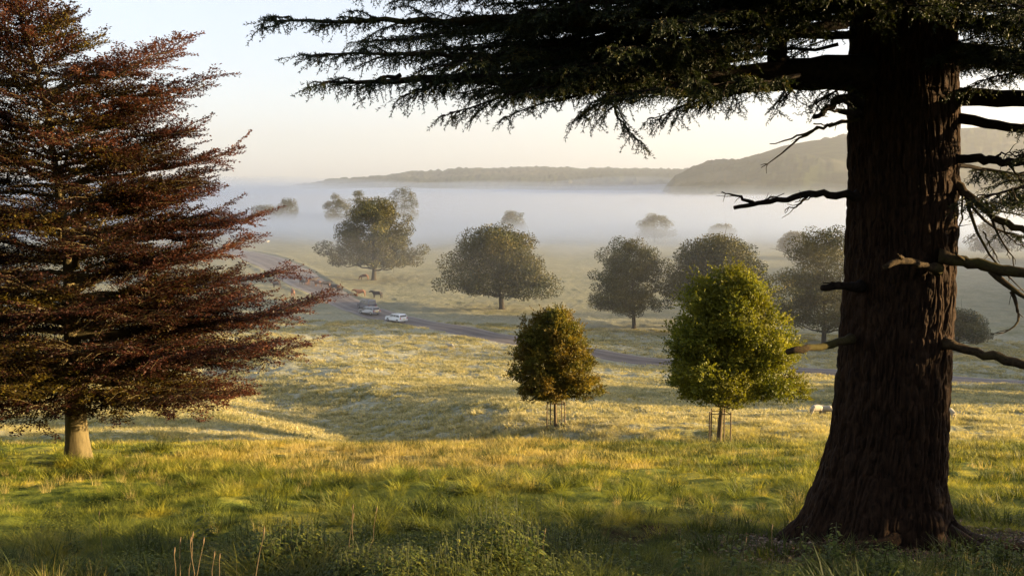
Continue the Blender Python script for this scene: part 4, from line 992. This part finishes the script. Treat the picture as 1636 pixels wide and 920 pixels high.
def build_grass():
    litter()
    rs = np.random.default_rng(3)
    g, dry, dark = grass_mat('green_grass', 'g'), grass_mat('dry_grass', 'dry'), grass_mat('dark_grass', 'dark')
    patch = lambda x, y, s, sd, k=.0: sstep(-.12+k, .12+k, fbm(x/s, y/s, sd, 3))
    soil = lambda x, y: sstep(1.8, 4.4, np.hypot((x-CEDAR[0]-.7)*.85, (y-CEDAR[1]+.6)))
    def sc(t, y0, y1, dens, s0, s1, mask=None, name='grass', relief=False):
        p = points(rs, y0, y1, dens, mask); n = len(p)
        hm = .5+.95*sstep(-.35, .4, fbm(p[:, 0]/1.9, p[:, 1]/1.9, 33, 3)) if relief else 1.; scatter(name, t, p, rs.random(n)*6.28, (s0+(s1-s0)*rs.random(n))*hm)
        INFO.append((name, y0, n))
    lawn = lambda x, y: 1-(1-sstep(-14, -8, x))*sstep(24, 29, y)*(1-sstep(37, 43, y))
    short = tuft(g, 1, [(34, .13, .14, .9, .006), (10, .17, .10, .5, .005)])
    mid = tuft(g, 2, [(60, .30, .14, .8, .008), (10, .38, .10, .5, .005, 3, (.8, .1))])
    tall = tuft(dry, 3, [(26, .55, .12, .35, .006, 3, (.7, .15)), (20, .35, .14, .7, .007)])
    tus = tuft(g, 4, [(90, .34, .16, 1.3, .010, 4), (30, .2, .22, 1.5, .01)])
    wide = tuft(g, 5, [(46, .16, .34, .9, .020, 2), (20, .22, .3, .6, .016, 2)])
    widedry = tuft(dry, 6, [(44, .34, .30, .5, .014, 2)])
    fart = tuft(g, 7, [(24, .17, .36, .9, .055, 2), (8, .26, .22, .6, .04, 2)])
    sc(short, 7, 16, 85, .55, 1.2, soil, relief=True); sc(short, 16, 27, 44, .65, 1.35, soil, relief=True)
    sc(mid, 7, 14, 9, .5, 1.1, lambda x, y: soil(x, y)*(.25+.75*patch(x, y, 1.6, 50)))
    sc(tus, 7, 30, 3.6, .6, 1.5, lambda x, y: soil(x, y)*patch(x, y, 2.3, 51, .05)*np.where(x > 1, .35, 1.))
    sc(wide, 25, 46, 14, .5, 1.1, lambda x, y: .25+.75*lawn(x, y), relief=True); sc(wide, 44, 72, 8, .7, 1.4, relief=True)
    band = lambda x, y: sstep(24, 31, y)*(1-sstep(42, 50, y))*sstep(-.25, .15, fbm(x/5, y/5, 61, 3)+np.where(x < 3, .15, -.05))
    sc(widedry, 22, 52, 5, .35, .95, lambda x, y: band(x, y)*lawn(x, y)*np.where(x > 4, .45, 1.))
    sc(tall, 9, 30, .8, .4, .85, lambda x, y: soil(x, y)*patch(x, y, 3.1, 53, .0))
    sc(tall, 7, 12, 3.0, .4, .9, lambda x, y: soil(x, y)*patch(x, y, 1.7, 57, .0))
    sc(fart, 66, 110, 7.0, .8, 1.8, lambda x, y: .35+.65*patch(x, y, 2.2, 55)); sc(fart, 105, 175, 2.6, 1.0, 2.2, lambda x, y: .2+.8*patch(x, y, 3, 56))
    darkt = tuft(dark, 8, [(80, .34, .30, .8, .016, 3)])
    sc(darkt, 8, 44, .6, .7, 1.5, lambda x, y: np.where((x > -6), 1, .3), 'grass')

def undergrowth(leafm, darkm, nettle):
    ts = []
    for k, (m, h, n) in enumerate(((darkm, .42, 9), (leafm, .34, 8), (darkm, .30, 10))):
        rs = np.random.default_rng(800+k); l, b = MB(), MB()
        for _ in range(n):
            a, r = rs.random()*6.28, .24*math.sqrt(rs.random()); nettle(l, l, rs, np.array([r*math.cos(a), r*math.sin(a), 0]), h*(.5+.6*rs.random()), 9, .075)
        me = l.mesh('tuft'); me.materials.append(m); ts.append(bpy.data.objects.new('tuft', me))
    rs = np.random.default_rng(12)
    for k, (t, dens, y0, y1) in enumerate(((ts[0], 2.2, 7.5, 15), (ts[1], 2.0, 7.5, 13), (ts[2], 1.1, 9, 24))):
        p = points(rs, y0, y1, dens, lambda x, y: sstep(-.15, .12, fbm(x/1.8, y/2.2, 90+k//2, 3)+np.where(np.abs(x+.8) < 2.4, .14, -.06)-.012*(y-8))*sstep(1.6, 3.6, np.hypot((x-CEDAR[0]-.7)*.85, y-CEDAR[1])))
        scatter('undergrowth', t, p, rs.random(len(p))*6.28, .6+.6*rs.random(len(p)))
def weeds():
    leafm = leaf_mat('nettle_leaves', [(0, (.03, .05, .01)), (.5, (.08, .11, .02)), (1, (.20, .20, .035))], .4)
    darkm = leaf_mat('bramble_leaves', [(0, (.018, .026, .004)), (.5, (.06, .078, .010)), (1, (.17, .17, .025))], .35)
    stem = plain_mat('green_stem', (.09, .10, .03), .7, var=.3); drym = plain_mat('dry_stem', (.20, .13, .06), .8, var=.4)
    def nettle(b, lb, rs, o, h, n=9, ls=.085):
        d = np.array([rs.normal(0, .12), rs.normal(0, .12), 1.]); top = o+d*h; pth = limb_path(o-np.array([0, 0, .05]), top, rs, 0, 6, .03); b.tube(pth, np.linspace(.006, .003, 6), 5)
        for k in range(n):
            u = .12+.86*k/(n-1); c = pth[0]+(pth[-1]-pth[0])*u; az = k*PI/2+rs.normal(0, .25); s = ls*(1.25-.85*u*u)
            for sg in (0, PI):
                a = az+sg; dr = np.array([math.cos(a), math.sin(a), .25-.5*rs.random()]); cc = c+dr*.03
                up = norm(np.array([-.4*math.cos(a), -.4*math.sin(a), 1.])+rs.normal(0, .2, 3))
                # leaf: midrib folded, pointed, drooping: four facets
                dr = norm(dr); sd = norm(np.cross(dr, up)); m1 = cc+dr*s*.4; tip = cc+dr*s*1.05-np.array([0, 0, s*.32]); L_ = m1+sd*s*.34+up*s*.08; R_ = m1-sd*s*.34+up*s*.08
                L2 = cc+dr*s*.75+sd*s*.17-np.array([0, 0, s*.08]); R2 = cc+dr*s*.75-sd*s*.17-np.array([0, 0, s*.08]); m2 = cc+dr*s*.75-np.array([0, 0, s*.12])
                lb.add([cc, m1, L_, R_, m2, L2, R2, tip], [[0, 1, 2, 2], ][:0]+[[1, 4, 5, 2], [3, 6, 4, 1]], [[0, 1, 2], [0, 3, 1], [4, 7, 5], [6, 7, 4]], float(np.clip(rs.normal(.4+.35*u, .15), 0, .99)))
    undergrowth(leafm, darkm, nettle)
    G = 'nettles growing in front of the cedar'
    for q, (px, py, d, h, nst, lb) in enumerate([
        (1015, 905, 10.5, .42, 2, 'sunlit nettle with a single upright leafy stem, left of the three bright ones'), (1102, 905, 10.8, .46, 4, 'sunlit nettle with bending broad leaves, middle of the three bright ones'),
        (1192, 905, 10.6, .45, 3, 'sunlit nettle nearest the left foot of the cedar trunk'), (1312, 900, 11.3, .38, 3, 'shaded nettle in front of the left root of the cedar'),
        (1362, 905, 11.2, .42, 4, 'shaded broad-leaved nettle in front of the middle of the cedar base'), (1560, 915, 10.8, .26, 3, 'low nettle on bare earth by the right root of the cedar')]):
        rs = np.random.default_rng(300+q); p = at(px, d); r = empty('nettle', p, lb, 'nettle', G); b, l = MB(), MB()
        for k in range(nst+1): nettle(b, l, rs, np.array([rs.normal(0, .09), rs.normal(0, .09), 0]), (h+.30)*(1 if k == 0 else .5+.45*rs.random()), 11, .10)
        b.build('stems', stem, r); l.build('leaves', leafm, r)
    # leafy clumps
    for q, (px, d, w, h, m, nm, lb, cat) in enumerate([
        (800, 9.8, .55, .62, 0, 'weed_clump', 'tall tangled green weed clump at the bottom centre, largest of the foreground clumps', 'weeds'), (735, 9.2, .42, .40, 1, 'bramble_bush', 'low dark bramble left of the tall tangled weed clump', 'bramble'),
        (640, 9.0, .40, .36, 0, 'weed_clump', 'bright low weed clump between the dark brambles at bottom', 'weeds'), (455, 10.5, .55, .42, 0, 'weed_clump', 'rounded yellow-green weed clump in the lower left, catching the sun', 'weeds'),
        (870, 12.0, .40, .50, 1, 'bramble_bush', 'dark bramble behind the tall tangled weed clump, to its right', 'bramble'), (930, 10.0, .34, .30, 0, 'weed_clump', 'small weed clump left of the single-stemmed nettle', 'weeds'),
        (560, 9.4, .36, .30, 1, 'bramble_bush', 'small dark bramble right of the two dry reed tufts', 'bramble'), (1260, 9.6, .34, .22, 0, 'weed_clump', 'low leafy clump between the nettles at the foot of the cedar', 'weeds'),
        (1490, 9.4, .4, .16, 1, 'bramble_bush', 'flat dark bramble before the right half of the cedar base', 'bramble')]):
        rs = np.random.default_rng(400+q); p = at(px, d); r = empty(nm, p, lb, cat, 'leafy clumps in the foreground'); b, l = MB(), MB()
        for k in range(int(95*w/.4)):
            a, rr = rs.random()*6.28, w*math.sqrt(rs.random()); hh = h*(1-.55*(rr/w)**2)*(.6+.5*rs.random())*1.3
            o = np.array([rr*math.cos(a), rr*math.sin(a), 0]); o[2] = Hs(p[0]+o[0], p[1]+o[1])-p[2]
            nettle(b, l, rs, o, hh*1.15, 9, .085 if m == 0 else .07)
        b.build('stems', stem, r); l.build('leaves', (leafm, darkm)[m], r)
    # thistle-like dark spire on the left
    rs = np.random.default_rng(77); p = at(312, 12.6); r = empty('thistle', p, 'dark spiky spire-shaped thistle standing in the shade at the lower left', 'thistle'); b, l = MB(), MB()
    nettle(b, l, rs, np.array([0, 0, 0.]), .85, 20, .13); nettle(b, l, rs, np.array([.05, 0, 0.]), .7, 18, .11); b.build('stem', stem, r); l.build('leaves', darkm, r)
    # dry stalks, each a thing
    S = [(262, 918, .36, 'leftmost of the dry reeds beside the thistle bottom left'), (272, 915, .42, ''), (277, 915, .44, ''), (283, 915, .38, ''), (296, 918, .42, ''), (322, 920, .26, ''), (335, 922, .22, ''), (381, 915, .40, ''), (147, 800, .5, ''), (545, 885, .35, ''), (560, 890, .42, ''), (575, 888, .4, ''), (1250, 900, .42, ''), (865, 890, .34, ''), (1180, 912, .3, '')]
    rs = np.random.default_rng(55)
    for k, (px, py, h, _) in enumerate(S):
        d = 8.6 if px < 400 and px > 200 else (13 if px == 147 else 10.0); p = at(px, d)
        where = ['in the tight tuft at the lower left', 'in the loose tuft below centre left', 'beside the nettles'][0 if px < 400 else 1 if px < 700 else 2]
        lb = {381: 'thick dry stalk with seed head, right of the tight tuft at the lower left', 147: 'thin dry stalk leaning in the grass below the copper beech', 1250: 'upright brown dock stalk just left of the cedar root', 865: 'dry stalk leaning against the tall tangled weed clump', 1180: 'short dry stalk beside the nettle nearest the cedar'}.get(px)
        lb = lb or ('thin pale dry stalk in the tight tuft of stalks at the bottom left' if px < 400 else 'thin dry stalk in the loose splayed tuft left of the tall weeds')
        g = 'dry stalks in the tight tuft' if px in (262, 272, 277, 283, 296, 322, 335) else 'dry stalks in the loose tuft' if px in (545, 560, 575) else 'single dry stalks'
        r = empty('dry_stalk', p, lb, 'stalk', g); b = MB(); top = np.array([rs.normal(0, .07), rs.normal(0, .05), h+.24]); b.tube(limb_path(np.array([0, 0, -.05]), top, rs, 0, 6, .02), np.linspace(.0045, .0022, 6), 5); b.build('stem', drym, r)
        b = MB(); hh = .07 if px != 381 else .1; b.tube([top-np.array([0, 0, .0]), top+np.array([.004, 0, hh*.5]), top+np.array([.01, 0, hh])], [.003, .0075, .002], 7); b.build('seed_head', drym, r)
# ---------------------------------------------------------------- light, camera, run
def build_world():
    w = bpy.data.worlds.new('World'); scene.world = w; w.use_nodes = True; nt = w.node_tree; nt.nodes.clear()
    sky = N(nt, 'ShaderNodeTexSky'); sky.sky_type = 'NISHITA'; sky.sun_disc = False
    sky.sun_elevation = SUN_EL; sky.sun_rotation = PI/2-SUN_AZ; sky.altitude = 100; sky.air_density = 1.0; sky.dust_density = 1.0; sky.ozone_density = 1.5
    bg = N(nt, 'ShaderNodeBackground', Strength=SKY_STR); 
    hs = N(nt, 'ShaderNodeHueSaturation', Saturation=SKY_SAT); nt.links.new(sky.outputs[0], hs.inputs['Color'])
    gm = N(nt, 'ShaderNodeGamma', Gamma=SKY_GAM); nt.links.new(hs.outputs[0], gm.inputs[0])
    tn = mix(nt, 1., gm.outputs[0], SKY_TINT, 'MULTIPLY'); nt.links.new(tn, bg.inputs[0])
    o = N(nt, 'ShaderNodeOutputWorld'); nt.links.new(bg.outputs[0], o.inputs[0])
    l = bpy.data.lights.new('sun', 'SUN'); l.energy = SUN_STR; l.angle = math.radians(.6); l.color = SUN_COL
    o = bpy.data.objects.new('sun', l); C.objects.link(o); o.rotation_euler = Vector(SUN).to_track_quat('Z', 'Y').to_euler(); o.location = (60, 0, 40)
SKY_STR = .52; SKY_SAT = .6; SKY_GAM = .7; SKY_TINT = (.96, .965, 1.07); SUN_STR = 22.0; SUN_COL = (1, .73, .37)
def build_camera():
    c = bpy.data.cameras.new('camera'); o = bpy.data.objects.new('camera', c); C.objects.link(o); scene.camera = o
    c.sensor_width = 36; c.lens = 36*F_PX/1636; c.clip_start = .1; c.clip_end = 12000; o.location = (0, 0, 0); o.rotation_euler = (PI/2-PITCH, 0, 0)
build_world(); build_camera()
tag(build_ground(), kind='structure'); build_road(); build_hills()
M = build_valley_trees(); build_wood(M); build_young_trees(); build_beech(); build_cedar(); build_small(); build_grass(); weeds()
build_mist()
scene.view_settings.view_transform = 'Standard'; scene.view_settings.look = 'None'; scene.view_settings.exposure = 0
cy = scene.cycles
cy.use_denoising = True; cy.denoiser = 'OPENIMAGEDENOISE'
cy.max_bounces = 6; cy.diffuse_bounces = 3; cy.volume_bounces = 1; cy.transparent_max_bounces = 32; cy.use_adaptive_sampling = True; cy.adaptive_threshold = .02
cy.sample_clamp_indirect = 4; cy.caustics_reflective = False; cy.caustics_refractive = False
